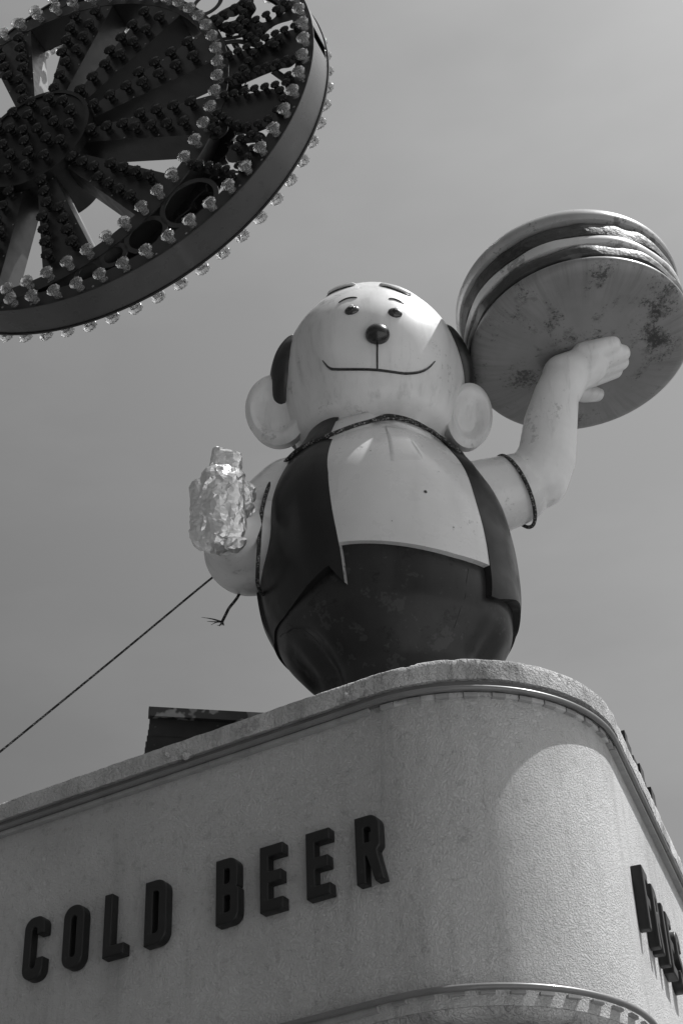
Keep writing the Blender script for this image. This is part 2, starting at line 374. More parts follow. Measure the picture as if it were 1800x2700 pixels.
cop = [(0.028, 4.034), (0.0285, 4.06), (0.028, 4.085), (0.028, 4.11), (0.026, 4.135), (0.018, 4.145), (0.0, 4.148), (-0.2, 4.15), (-0.38, 4.15), (-0.38, 4.02), (-0.05, 4.034), (0.006, 4.034)]
sweep('coping', cop, M['coping'], bld, jit=rough, step=0.025, arc=1.0)
sweep('shadow_band', [(-0.02, 3.985), (0.002, 3.985), (0.004, 4.008), (0.006, 4.034), (-0.02, 4.034)], M['band'], bld)  # shade between coping and rail, put into a dark colour
def circ(o, z, r, n=10): return [(o + r * math.cos(2 * PI * k / n), z + r * math.sin(2 * PI * k / n)) for k in range(n)]
sweep('trim_rail', circ(0.020, 3.991, 0.0140), M['trim'], bld)
sweep('trim_rail', circ(0.016, 2.583, 0.0145), M['trim'], bld)
sweep('soffit', [(-0.02, 2.513), (-0.035, 2.49), (-0.06, 2.478), (-0.10, 2.474), (-0.30, 2.50), (-0.34, 2.52), (-0.34, 2.60), (-0.2, 2.60), (-0.2, 2.513)], M['coping'], bld)
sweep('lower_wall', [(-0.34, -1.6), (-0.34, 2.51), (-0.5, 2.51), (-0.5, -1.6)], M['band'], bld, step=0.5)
# roof deck
pl_ = plan(-0.3)
vs = [(p_.x, p_.y, 3.72) for p_, _ in pl_] + [(1.2, 17, 3.72)]
mesh('roof_deck', vs, [tuple(range(len(vs)))], M['roof'], bld, smooth=False)
def bolt(s, z, r_=0.012):
    nrm = Vector((math.cos(AZ0), math.sin(AZ0), 0)); c = N1 * (6.0 - 0.028); c = Vector((c.x + T1.x * s, c.y + T1.y * s, z)); up_ = Vector((0, 0, 1)); tx = nrm.cross(up_)
    vs = []; 
    for rr, d in ((r_ * 1.5, 0.001), (r_ * 1.5, .006), (r_, .007), (r_, .020), (r_ * .5, .026)):
        for k_ in range(10): a_ = 2 * PI * k_ / 10; vs.append(tuple(c + nrm * d + (tx * math.cos(a_) + up_ * math.sin(a_)) * rr))
    fs = [(j * 10 + k_, j * 10 + (k_ + 1) % 10, j * 10 + 10 + (k_ + 1) % 10, j * 10 + 10 + k_) for j in range(4) for k_ in range(10)] + [tuple(range(40, 50))]
    mesh('bolt', vs, fs, M['coping'], bld)
bolt(-3.478, 4.062); bolt(-4.51, 4.075); bolt(-4.40, 4.036, .014)
# trim blocks: small tiles hung under each rail, alternating round the corner
def arc_piece(name, a0, a1, o0, o1, z0, z1, m_, n=3):
    vs = []
    for i in range(n + 1):
        a = a0 + (a1 - a0) * i / n; c, s = math.cos(a), math.sin(a)
        for o, z in ((o0, z0), (o1, z0), (o1, z1), (o0, z1)): vs.append((CC.x + c * (RR + o), CC.y + s * (RR + o), z))
    fs = []
    for i in range(n):
        for k in range(4): fs.append((i * 4 + k, i * 4 + (k + 1) % 4, i * 4 + 4 + (k + 1) % 4, i * 4 + 4 + k))
    fs += [(0, 1, 2, 3), (n * 4, n * 4 + 1, n * 4 + 2, n * 4 + 3)]
    return mesh(name, vs, fs, m_, bld, smooth=False)
def straight_piece(name, side, s0, s1, o0, o1, z0, z1, m_):
    a = AZ0 if side < 0 else AZ1; nrm = Vector((math.cos(a), math.sin(a))); T = -T1 if side < 0 else T2
    P = CC + nrm * RR; vs = []
    for s in (s0, s1):
        for o, z in ((o0, z0), (o1, z0), (o1, z1), (o0, z1)): q = P + T * s + nrm * o; vs.append((q.x, q.y, z))
    return mesh(name, vs, [(0, 1, 2, 3), (4, 5, 6, 7), (0, 1, 5, 4), (1, 2, 6, 5), (2, 3, 7, 6), (3, 0, 4, 7)], m_, bld, smooth=False)
k = 0; a = R(-117.4)
while a < R(-20):
    b = a + R(4.78)
    if k % 2 == 0: # outer block
        arc_piece('trim_block', a + R(0.1), b - R(0.1), -0.0205, 0.004 + random.uniform(-.002, .002), 3.9565 + random.uniform(-.001, .001), 3.978, M['block'])
    else:
        arc_piece('trim_tile', a + R(0.05), b - R(0.05), -0.0205, -0.004 + random.uniform(-.002, .002), 3.9605, 3.982, M['block_pale'])
    a = b; k += 1
for i in range(6): straight_piece('trim_strip', -1, 0.02 + i * 0.9, 0.02 + i * 0.9 + 0.896, -0.0205, 0.010, 3.957, 3.978, M['block'])
for i in range(8): straight_piece('trim_strip', 1, 0.03 + i * 1.1, 0.03 + i * 1.1 + 1.096, -0.0205, 0.012, 3.957, 3.978, M['block'])
k = 0; a = R(-119)
while a < R(-20):
    b = a + R(4.6)
    if k % 2 == 0: arc_piece('trim_block', a, b, -0.0205, -0.002, 2.560, 2.574, M['block'])
    a = b; k += 1
for i in range(6): straight_piece('trim_strip', -1, 0.05 + i * 0.8, 0.05 + i * 0.8 + 0.797, -0.0205, 0.003, 2.549, 2.574, M['block'])
for i in range(8): straight_piece('trim_strip', 1, 0.03 + i * 1.1, 0.03 + i * 1.1 + 1.096, -0.0205, 0.003, 2.549, 2.574, M['block'])

# ------------------------------------------------------------------ raised letters
def rpoly(pts):
    out = []; n = len(pts)
    for i, p_ in enumerate(pts):
        x, y = p_[0], p_[1]; r = p_[2] if len(p_) > 2 else 0
        if r <= 0: out.append((x, y)); continue
        P = Vector((x, y)); A = Vector(pts[i - 1][:2]) - P; B = Vector(pts[(i + 1) % n][:2]) - P
        ang = A.angle(B); t_ = min(r / math.tan(ang / 2), A.length * 0.5, B.length * 0.5); r = t_ * math.tan(ang / 2)
        a0 = P + A.normalized() * t_; c = P + (A.normalized() + B.normalized()).normalized() * (r / math.sin(ang / 2))
        v0 = a0 - c; b0 = P + B.normalized() * t_; v1 = b0 - c
        s0 = math.atan2(v0.y, v0.x); s1 = math.atan2(v1.y, v1.x); d = (s1 - s0 + PI) % (2 * PI) - PI
        for k_ in range(8): q = s0 + d * k_ / 7; out.append((c.x + r * math.cos(q), c.y + r * math.sin(q)))
    return out
W, H, S, V_ = 0.125, 0.318, 0.046, 0.056
G = {
 'C': [[(0, 0, .058), (W, 0, .058), (W, .33 * H), (W - S, .33 * H), (W - S, V_, .016), (S, V_, .016), (S, H - V_, .016), (W - S, H - V_, .016), (W - S, .70 * H), (W, .70 * H), (W, H, .058), (0, H, .058)]],
 'O': [[(0, 0, .06), (W, 0, .06), (W, H, .06), (0, H, .06)], [(S, V_, .016), (W - S, V_, .016), (W - S, H - V_, .016), (S, H - V_, .016)]],
 'L': [[(0, 0), (W, 0), (W, V_), (S, V_), (S, H), (0, H)]],
 'D': [[(0, 0), (W, 0, .06), (W, H, .06), (0, H)], [(S, V_), (W - S, V_, .016), (W - S, H - V_, .016), (S, H - V_)]],
 'B': [[(0, 0), (W, 0, .05), (W, .52 * H, .035), (W - .016, .535 * H), (W - .005, .55 * H, .02), (W - .005, H, .05), (0, H)],
       [(S, V_), (W - S, V_, .014), (W - S, .43 * H, .014), (S, .43 * H)], [(S, .61 * H), (W - S - .003, .61 * H, .014), (W - S - .003, H - V_ + .004, .014), (S, H - V_ + .004)]],
 'E': [[(0, 0), (W, 0), (W, V_), (S, V_), (S, .42 * H), (W * .92, .42 * H), (W * .92, .60 * H), (S, .60 * H), (S, H - V_), (W, H - V_), (W, H), (0, H)]],
 'F': [[(0, 0), (S, 0), (S, .40 * H), (W * .92, .40 * H), (W * .92, .58 * H), (S, .58 * H), (S, H - V_), (W, H - V_), (W, H), (0, H)]],
 'I': [[(0, 0), (S, 0), (S, H), (0, H)]],
 'R': [[(0, 0), (S + .002, 0), (S + .002, .40 * H), (S + .008, .40 * H), (W - S + .014, 0), (W + .014, 0), (W - .018, .45 * H, .01), (W, .52 * H, .03), (W, H, .055), (0, H)],
       [(S, .60 * H), (W - S, .60 * H, .014), (W - S, H - V_, .014), (S, H - V_)]],
 'S': [[(0, 0, .056), (W, 0, .056), (W, .52 * H, .045), (S, .64 * H, .012), (S, H - V_, .014), (W - S, H - V_, .014), (W - S, .70 * H), (W, .70 * H), (W, H, .056), (0, H, .056), (0, .52 * H, .045), (W - S, .40 * H, .012), (W - S, V_, .014), (S, V_, .014), (S, .30 * H), (0, .30 * H)]],
}
def glyph_mesh(ch):
    cu = bpy.data.curves.new('g', 'CURVE'); cu.dimensions = '2D'; cu.fill_mode = 'BOTH'
    BV = 0.007
    cu.extrude = 0.0275 - BV; cu.bevel_depth = BV; cu.bevel_resolution = 3; cu.offset = -BV
    for poly in G[ch]:
        poly = rpoly([(q[0], q[1], q[2] if len(q) > 2 else 0.004) for q in poly])
        sp = cu.splines.new('POLY'); sp.points.add(len(poly) - 1); sp.use_cyclic_u = True
        for i, q in enumerate(poly): sp.points[i].co = (q[0], q[1], 0, 1)
    o = bpy.data.objects.new('g', cu); COL.objects.link(o); dg = bpy.context.evaluated_depsgraph_get(); dg.update()
    me = bpy.data.meshes.new_from_object(o.evaluated_get(dg)); bpy.data.objects.remove(o)
    me.materials.clear(); me.materials.append(M['letter'])
    me.polygons.foreach_set('use_smooth', [True] * len(me.polygons)); me.set_sharp_from_angle(angle=R(40))
    return me
GM = {c: glyph_mesh(c) for c in 'COLDBERFIS'}
def sign(name, label, az, items, zb):
    nrm = Vector((math.cos(az), math.sin(az))); tx = Vector((-nrm.y, nrm.x))
    th = thing(name, label, 'sign lettering', (0, 0, 0)); first = True
    for ch, pos in items:
        wall_pt = pos + nrm * (0.0 - 0.02 + 0.0275 - 0.001)
        if first: th.location = (wall_pt.x, wall_pt.y, zb + Z0); first = False
        o = link('letter', GM[ch], th)
        mx = Matrix(((tx.x, 0, nrm.x, wall_pt.x), (tx.y, 0, nrm.y, wall_pt.y), (0, 1, 0, zb + Z0), (0, 0, 0, 1)))
        o.matrix_parent_inverse = Matrix.Identity(4)
        o.matrix_local = Matrix.Translation(-th.location) @ mx
        o['label'] = 'black raised letter ' + ch
base_l = N1 * 6.0; base_r = N2 * 1.10
sign('cold_beer_sign', 'black raised letters reading COLD BEER on the long left wall', AZ0,
     [(c, base_l + T1 * s) for c, s in (('C', -5.345), ('O', -5.103), ('L', -4.858), ('D', -4.618), ('B', -4.215), ('E', -3.974), ('E', -3.727), ('R', -3.470))], 3.112)
sign('fries_sign', 'black raised letters reading FRIES on the sunlit right wall at the frame edge', AZ1,
     [(c, base_r + T2 * s) for c, s in (('F', 7.50), ('R', 7.73), ('I', 7.975), ('E', 8.085), ('S', 8.32))], 3.095)

# ------------------------------------------------------------------ slatted black housings on the roof
def slats(th, p, d, out_, n, h, L, top, step):
    d = Vector((d[0], d[1], 0)).normalized(); o_ = Vector((out_[0], out_[1], 0)).normalized()
    tilt = (Vector((0, 0, 1)) * h + o_ * -step).normalized(); nn_ = d.cross(tilt)
    for i in range(n):
        c = Vector((p[0], p[1], top)) - Vector((0, 0, 1)) * h * (i + 0.5) + o_ * step * i + d * (L / 2 - 0.0045 * i)
        vs, fs = boxv(c, d, tilt, nn_, L / 2 + random.uniform(-.002, .002), h * 0.56, 0.008)
        mesh('slat', vs, fs, M['slat'], th, smooth=False)
hs = thing('slatted_housing', 'black slatted rooftop housing showing behind the left coping', 'roof vent', (-0.9, 8.9, 3.72 + Z0))
dv = Vector((0.982, 0.189, 0)); ov = Vector((0.189, -0.982, 0))
vs, fs = boxv(Vector((-1.16, 8.58, 4.992)) + dv * 0.6, dv, ov, (0, 0, 1), 0.6, 0.02, 0.03); mesh('fascia_board', vs, fs, M['fascia'], hs, smooth=False)
slats(hs, (-1.155, 8.60), dv, ov, 28, 0.041, 1.2, 4.962, 0.004)
vs, fs = boxv(Vector((-1.14, 8.66, 4.36)) + dv * 0.59 + Vector((-.18, .93, 0)) * 0.35, dv, ov, (0, 0, 1), 0.58, 0.3, 0.63); mesh('housing_box', vs, fs, M['slat'], hs, smooth=False)
hr = thing('corrugated_panel', 'black corrugated sheet whose ribbed edge shows above the right coping', 'roof panel', (2.2, 8.9, 4.15 + Z0))
nR = Vector((math.cos(AZ1), math.sin(AZ1), 0)); t2 = Vector((T2.x, T2.y, 0)); PR = Vector((N2.x, N2.y, 0))
for i, (s, w_, zt, out2) in enumerate([(8.215, .035, 4.50, .012), (8.30, .05, 4.475, .010), (8.385, .04, 4.46, .0), (8.46, .05, 4.465, .008), (8.56, .035, 4.475, .002), (8.64, .055, 4.50, .012), (8.74, .045, 4.47, .004), (8.83, .04, 4.465, .0), (8.93, .06, 4.49, .016), (9.02, .03, 4.455, .0)]):
    c = PR * 1.17 + t2 * s + nR * out2; vs, fs = boxv((c.x, c.y, (zt + 3.74) / 2), t2, nR, (0, 0, 1), w_, 0.012, (zt - 3.74) / 2)
    mesh('rib', vs, fs, M['slat'], hr, smooth=False)

# ------------------------------------------------------------------ the fibreglass burger man
def hermite(x, xs, ys):
    n = len(xs)
    if x <= xs[0]: return ys[0]
    if x >= xs[-1]: return ys[-1]
    m_ = []
    for i in range(n):
        if i == 0: m_.append((ys[1] - ys[0]) / (xs[1] - xs[0]))
        elif i == n - 1: m_.append((ys[-1] - ys[-2]) / (xs[-1] - xs[-2]))
        else: m_.append(((ys[i + 1] - ys[i]) / (xs[i + 1] - xs[i]) + (ys[i] - ys[i - 1]) / (xs[i] - xs[i - 1])) / 2)
    i = max(j for j in range(n - 1) if xs[j] <= x); h = xs[i + 1] - xs[i]; s = (x - xs[i]) / h
    return (2 * s**3 - 3 * s * s + 1) * ys[i] + (s**3 - 2 * s * s + s) * h * m_[i] + (-2 * s**3 + 3 * s * s) * ys[i + 1] + (s**3 - s * s) * h * m_[i + 1]
BZ = [3.6, 3.9, 4.3, 4.6, 4.75, 4.87, 5.0, 5.3, 5.6, 5.9, 6.15, 6.35, 6.5, 6.62]
BR = [.40, .41, .42, .43, .462, .552, .636, .668, .674, .634, .516, .385, .30, .2]
def body(phi, z, off=0.0, flare=0.0):
    r = hermite(z, BZ, BR); cx_ = .238 - .064 * (z - 5.5)
    dz = 0.01; sl = (hermite(z + dz, BZ, BR) - hermite(z - dz, BZ, BR)) / (2 * dz); k_ = 1 / math.sqrt(1 + sl * sl)
    return Vector((cx_ + (r + off * k_) * math.cos(phi), 8.0 + 0.857 * (r + off * k_) * math.sin(phi), z - off * k_ * sl))
HZ = [6.37, 6.431, 6.552, 6.735, 6.978, 7.16, 7.343, 7.495, 7.562, 7.586]; HR = [.322, .445, .504, .549, .571, .528, .435, .305, .18, 0.0]
def head(phi, z, off=0.0):
    z = min(z, 7.584); r = hermite(z, HZ, HR); dz = 0.01
    zc = min(max(z, 6.39), 7.57); sl = (hermite(zc + dz, HZ, HR) - hermite(zc - dz, HZ, HR)) / (2 * dz); k_ = 1 / math.sqrt(1 + sl * sl)
    return Vector((.229 + (r + off * k_) * math.cos(phi), 8.0 + (r + off * k_) * math.sin(phi), z - off * k_ * sl))
man = thing('burger_man_statue', 'giant round bald fibreglass man in dark vest standing behind the parapet', 'statue', (0.24, 8.0, 3.72 + Z0))
# trousers and body shell
def ub(i, j):
    z = 3.72 + (6.55 - 3.72) * j / 119; ph = 2 * PI * i / 120
    v = body(ph, z)
    if z < 5.05:     # leg cleft and hip bulge
        a = math.degrees(ph) % 360
        d = abs((a - 213 + 180) % 360 - 180); e = math.exp(-(d / 9) ** 2) * 0.045 * min(1, (5.08 - z) / 0.25) * (1 if z > 4.2 else .5)
        v.x -= math.cos(ph) * e; v.y -= math.sin(ph) * e
        d = abs((a - 333 + 180) % 360 - 180); e = math.exp(-(d / 9) ** 2) * 0.04 * min(1, (5.08 - z) / 0.25)
        v.x -= math.cos(ph) * e; v.y -= math.sin(ph) * e
    return tuple(v)
vs, fs = grid(120, 120, ub, True); fs.append(tuple(range(120)))
torso = mesh('trousers', vs, fs, M['trousers'], man)
def patch(name, m_, u0_, u1_, zlo, zhi, offf, nu, nv, parent, thick=0.0, surf=body, m2=None):
    """patch over a body surface with its own thickness; offf(u01, v01, phi, z)"""
    top = []; bot = []
    for j in range(nv):
        for i in range(nu):
            s = i / (nu - 1); t_ = j / (nv - 1)
            a0 = u0_(t_) if callable(u0_) else u0_; a1 = u1_(t_) if callable(u1_) else u1_
            ph = a0 + (a1 - a0) * s
            lo = zlo(ph) if callable(zlo) else zlo; hi = zhi(ph) if callable(zhi) else zhi
            z = lo + (hi - lo) * t_; o = offf(s, t_, ph, z)
            top.append(tuple(surf(ph, z, o))); bot.append(tuple(surf(ph, z, -0.004)))
    n = nu * nv; vs_ = top + bot; fs_ = []; fm = []
    for j in range(nv - 1):
        for i in range(nu - 1):
            a = j * nu + i; fs_.append((a, a + 1, a + 1 + nu, a + nu)); fs_.append((a + n, a + nu + n, a + 1 + nu + n, a + 1 + n)); fm += [0, 0]
    for i in range(nu - 1):
        fs_.append((i, i + n, i + 1 + n, i + 1)); b = (nv - 1) * nu + i; fs_.append((b, b + 1, b + 1 + n, b + n)); fm += [0, 0]
    for j in range(nv - 1):
        a = j * nu; fs_.append((a, a + nu, a + nu + n, a + n)); b = j * nu + nu - 1; fs_.append((b, b + n, b + nu + n, b + nu)); fm += [0, 1 if m2 else 0]
    return mesh(name, vs_, fs_, m_, parent, mats=[m2] if m2 else None, fmat=fm if m2 else None)
patch('shirt', M['shirt'], R(-122), R(-34), lambda p_: 5.265 + 0.045 * max(0, min(1, (R(-60) - p_) / R(50))) + 0.02 * math.cos(p_ * 3), 6.53,
      lambda s, t_, p_, z: 0.040, 70, 60, man)
def interp(x, xs, ys):
    if x <= xs[0]: return ys[0]
    for i in range(len(xs) - 1):
        if x <= xs[i + 1]: return ys[i] + (ys[i + 1] - ys[i]) * (x - xs[i]) / (xs[i + 1] - xs[i])
    return ys[-1]
def vest_lo(p_):
    d = math.degrees(p_)
    return interp(d, [-42, -38, -24, -12, 0, 30, 90, 180, 190, 206, 216, 224, 234, 242, 247.5], [5.06, 5.06, 5.12, 5.14, 5.08, 5.02, 5.0, 5.06, 5.08, 5.07, 5.09, 5.11, 5.15, 5.19, 5.08])
def vest_off(s, t_, p_, z):
    d = math.degrees(p_); a = min(1, max(0, (d + 42) / 17)); l = min(1, max(0, (247.5 - d) / 10))
    o = 0.042 + 0.026 * a ** 0.8
    if d > 180: o = 0.040 + 0.018 * min(1, max(0, (d - 200) / 30)) * math.sin(min(1, l) * PI / 2) + 0.006 * math.sin(z * 5)
    side = min(1, max(0, (d + 20) / 25), max(0, (240 - d) / 25))
    return o * (1 - 0.72 * side * math.exp(-(t_ / 0.09) ** 2))
def vl(t_): return R(-42 + 1.2 * math.sin(t_ * 9))
def vr(t_): return R(247 + 1.0 * math.sin(t_ * 7 + 1) - 3.5 * max(0, t_ - .75) / .25)
patch('vest', M['vest'], vl, vr, vest_lo, 6.40, vest_off, 200, 70, man, m2=M['vest_edge_lit'])
# shirt placket tab and collar flaps
def decal(name, poly, off, m_, surf, parent, n=9, under=0.0):
    (a, b, c, d) = poly
    def fn(i, j):
        s, t_ = i / (n - 1), j / (n - 1)
        p1 = [a[k_] + (b[k_] - a[k_]) * s for k_ in (0, 1)]; p2 = [d[k_] + (c[k_] - d[k_]) * s for k_ in (0, 1)]
        ph, z = p1[0] + (p2[0] - p1[0]) * t_, p1[1] + (p2[1] - p1[1]) * t_
        edge = min(s, 1 - s, t_, 1 - t_); return tuple(surf(R(ph), z, under + (off if edge > 0.01 else 0)))
    vs_, fs_ = grid(n, n, fn); return mesh(name, vs_, fs_, m_, parent)
decal('shirt_tab', [(-84.5, 5.84), (-68, 5.87), (-71, 6.19), (-82, 6.20)], 0.009, M['shirt'], body, man, n=14, under=0.040)
decal('collar', [(-118, 6.10), (-86, 6.22), (-86, 6.40), (-120, 6.34)], 0.016, M['shirt'], body, man, under=0.038)
decal('collar', [(-80, 6.24), (-50, 6.12), (-48, 6.36), (-80, 6.42)], 0.016, M['shirt'], body, man, under=0.038)
for ph, z, r_ in ((-71, 5.63, .010), (-74, 6.12, .007), (-72.5, 5.98, .004), (-93, 5.93, .0035), (-88, 5.42, .003), (-62, 5.80, .003), (-60, 5.42, .004)):
    c = body(R(ph), z, 0.0405); n_ = (body(R(ph), z, 0.05) - c).normalized(); tg = n_.cross(Vector((0, 0, 1))).normalized(); bt = n_.cross(tg)
    vs = [tuple(c + n_ * 0.0035)] + [tuple(c + n_ * 0.002 + (tg * math.cos(q) + bt * math.sin(q)) * r_) for q in [2 * PI * k_ / 12 for k_ in range(12)]]
    mesh('bolt_hole', vs, [(0, 1 + k_, 1 + (k_ + 1) % 12) for k_ in range(12)], M['socket_dark'], man, smooth=False)

tube('crack', [body(R(a_), z_, 0.001) for a_, z_ in ((-168, 5.03), (-163, 5.02), (-158, 5.00), (-153, 4.995), (-149, 4.97), (-145, 4.95), (-142, 4.90), (-141, 4.86))], 0.0022, M['socket_dark'], man, seg=5)
tube('crack', [body(R(a_), z_, 0.001) for a_, z_ in ((-52, 5.20), (-54, 5.12), (-55, 5.02), (-57, 4.95), (-58, 4.86))], 0.0016, M['socket_dark'], man, seg=5)
# head
vs, fs = grid(96, 70, lambda i, j: tuple(head(2 * PI * i / 96, 6.30 + (7.583 - 6.30) * math.sin(j / 69 * PI / 2) if j > 0 else 6.30)), True)
vs = [(v[0], v[1], v[2]) for v in vs]; k0 = len(vs); vs.append((.229, 8.0, 7.586)); vs.append((.229, 8.0, 6.30))
fs += [(69 * 96 + i, 69 * 96 + (i + 1) % 96, k0) for i in range(96)] + [((i + 1) % 96, i, k0 + 1) for i in range(96)]
hd = mesh('head', vs, fs, M['skin'], man)
# side hair: raised dark shell round the back of the head
def hair_front_l(t_): z = 6.62 + 0.60 * t_; return R(interp(z, [6.62, 6.72, 6.82, 6.94, 7.05, 7.13, 7.22], [180, 191.5, 203, 208.5, 209.5, 207, 198]))
def hair_front_r(t_): z = 6.62 + 0.60 * t_; return R(interp(z, [6.62, 6.75, 6.85, 6.93, 7.03, 7.13, 7.22], [-2, -5, -14, -23, -30, -31, -22]))
def hair_off(s, t_, p_, z):
    e = min(1, min(s, 1 - s) / 0.05); f_ = min(1, (1 - t_) / 0.62); g_ = min(1, t_ / 0.35)
    return 0.006 + (0.066 if p_ > PI / 2 else 0.046) * math.sin(e * PI / 2) ** 0.6 * math.sin(f_ * PI / 2) ** 0.7 * math.sin(g_ * PI / 2) ** 0.5
patch('hair', M['hair'], hair_front_r, hair_front_l, 6.62, 7.22, hair_off, 120, 30, hd, surf=head)
def headtube(name, pts, r_, m_, off=0.002, n=5, **kw):
    P = smoothpath([Vector((math.radians(a_), z_, 0)) for a_, z_ in pts], n)
    return tube(name, [head(q.x, q.y, off) for q in P], r_, m_, hd, seg=8, **kw)
taper = lambda r0: (lambda t_: r0 * (0.35 + 0.65 * min(1, 6 * min(t_, 1 - t_))))
headtube('mouth', [(-123.5, 6.726), (-120.2, 6.665), (-115.6, 6.634), (-103.4, 6.602), (-88.5, 6.582), (-75.6, 6.573), (-68, 6.580), (-60.3, 6.607), (-53.9, 6.655), (-49, 6.722)], taper(0.0085), M['black'])
headtube('lip_line', [(-87.8, 6.75), (-88.2, 6.67), (-88.5, 6.583)], 0.0055, M['black'])
headtube('brow_line', [(-111.5, 7.150), (-107.1, 7.172), (-103, 7.173), (-98.9, 7.160)], taper(0.0055), M['black'])
headtube('brow_line', [(-78.6, 7.137), (-75.5, 7.14), (-73.2, 7.134), (-68.7, 7.110)], taper(0.0055), M['black'])
headtube('eyebrow', [(-133, 7.43), (-124, 7.425), (-116, 7.413), (-102, 7.398)], lambda t_: 0.022 * math.sqrt(max(.08, 1 - abs(2 * t_ - 1) ** 6)), M['skin'], off=0.0)
headtube('eyebrow', [(-82, 7.352), (-74, 7.322), (-66.5, 7.285), (-59, 7.262)], lambda t_: 0.022 * math.sqrt(max(.08, 1 - abs(2 * t_ - 1) ** 6)), M['skin'], off=0.0)
headtube('brow_underline', [(-132, 7.398), (-124, 7.402), (-116, 7.392), (-103, 7.376)], taper(0.011), M['black'], off=-0.002)  # black paint line along the lower edge of each raised brow
headtube('brow_underline', [(-81, 7.330), (-73.5, 7.300), (-66.5, 7.262), (-60, 7.242)], taper(0.011), M['black'], off=-0.002)
def knob(name, phi, z, rx, ry, rz, m_, parent, off=0.0, squash=1.0, dv=(0, 0)):
    c = head(R(phi), z, off); n_ = (head(R(phi), z, 0.1) - head(R(phi), z, 0)).normalized(); tx = Vector((0, 0, 1)).cross(n_).normalized(); ty = n_.cross(tx)
    c = c + tx * dv[0] + ty * dv[1]
    vs_, fs_ = grid(24, 13, lambda i, j: tuple(c + tx * rx * math.cos(2 * PI * i / 24) * math.sin(PI * j / 12) + ty * ry * math.sin(2 * PI * i / 24) * math.sin(PI * j / 12) + n_ * rz * math.cos(PI * j / 12)), True)
    return mesh(name, vs_, fs_, m_, parent)
knob('nose', -87.5, 6.812, 0.073, 0.066, 0.062, M['black'], hd, off=0.012)
for phi, z in ((-102.1, 7.030), (-76.0, 6.994)):
    e = knob('eye', phi, z, 0.044, 0.040, 0.022, M['eye'], hd)
    knob('pupil', phi, z, 0.024, 0.024, 0.012, M['black'], e, off=0.0145)
    knob('eye_highlight', phi, z, 0.013, 0.011, 0.006, M['white'], e, off=0.026, dv=(0.002, 0.010))
# ears: cupped discs with a raised rolled rim
def ear(cx_, cy_, cz_, rx, rz, yaw, pitch, lean):
    rot = Matrix.Rotation(yaw, 3, 'Z') @ Matrix.Rotation(pitch, 3, 'X') @ Matrix.Rotation(lean, 3, 'Y')
    def fn(i, j):
        a = 2 * PI * i / 40; s = j / 20
        if s <= 0.5: r = s * 2; h = -0.055 * (0.10 + 0.85 * math.exp(-((r - 0.76) / 0.24) ** 2)) - 0.02 * r + 0.018 * math.exp(-((r - .45) / .18) ** 2) * (1 if math.sin(a) < .3 else .4)
        else: q = (s - 0.5) * 2; r = math.cos(q * PI / 2); h = 0.075 * math.sin(q * PI / 2)
        rr = r * (1 + 0.06 * math.sin(a)); fl = -0.02 * (1 - r)
        v = Vector((rx * rr * math.cos(a), h + 0.0, rz * rr * math.sin(a))); v = rot @ v
        return (cx_ + v.x, cy_ + v.y, cz_ + v.z)
    vs_, fs_ = grid(40, 21, fn, True); return mesh('ear', vs_, fs_, M['skin'], hd)
ear(-0.355, 7.93, 6.645, 0.190, 0.258, R(-14), R(8), R(-12))
ear(0.770, 7.92, 6.535, 0.150, 0.240, R(26), R(8), R(12))

# arms: sleeve, forearm and hand fused into continuous skins
remeshed('sleeve', [((0.70, 7.95, 5.92), 0.25, (1.02, 7.98, 6.045), 0.215)], M['shirt'], man, 0.016, 10)
def dr(p_, r_, k_): return (tuple(c_ * k_ for c_ in p_), r_ * k_)
armc = [(dr((0.98, 7.98, 6.03), .190, 1), dr((1.16, 8.0, 6.14), .190, .995)), (dr((1.16, 8.0, 6.14), .190, .995), dr((1.235, 8.02, 6.30), .176, .988)),
        (dr((1.235, 8.02, 6.30), .176, .988), dr((1.29, 8.05, 6.58), .166, .978)), (dr((1.29, 8.05, 6.58), .166, .978), dr((1.36, 8.11, 6.86), .142, .967)),
        (dr((1.36, 8.11, 6.86), .142, .967), dr((1.43, 8.16, 7.02), .146, .963)), (dr((1.44, 8.16, 7.06), .146, .963), dr((1.60, 8.19, 7.17), .128, .963)),
        (dr((1.42, 8.25, 7.10), .110, .963), dr((1.60, 8.28, 7.18), .10, .963)),
        (dr((1.58, 8.125, 7.20), .090, .963), dr((1.75, 8.10, 7.26), .064, .963)), (dr((1.59, 8.19, 7.19), .091, .963), dr((1.82, 8.175, 7.25), .062, .963)),
        (dr((1.58, 8.26, 7.18), .090, .963), dr((1.825, 8.25, 7.24), .055, .963)), (dr((1.56, 8.32, 7.17), .084, .963), dr((1.79, 8.32, 7.23), .055, .963)),
        (dr((1.46, 8.30, 7.10), .085, .963), dr((1.60, 8.46, 7.17), .064, .963)), (dr((1.60, 8.46, 7.17), .064, .963), dr((1.69, 8.53, 7.22), .056, .963))]
ra = remeshed('arm', [(a_[0], a_[1], b_[0], b_[1]) for a_, b_ in armc], M['skin'], man, 0.0115, 4)
remeshed('sleeve', [((-0.20, 8.02, 6.05), 0.275, (-0.27, 8.0, 6.03), 0.275), ((-0.27, 8.0, 6.03), 0.275, (-0.42, 7.97, 5.86), 0.262)], M['shirt'], man, 0.016, 10)
remeshed('arm', [((-0.36, 7.98, 5.90), 0.25, (-0.47, 7.96, 5.74), 0.268), ((-0.47, 7.96, 5.74), 0.268, (-0.53, 7.95, 5.665), 0.268), ((-0.53, 7.93, 5.665), 0.245, (-0.62, 7.66, 5.58), 0.16)], M['skin'], man, 0.016, 10)

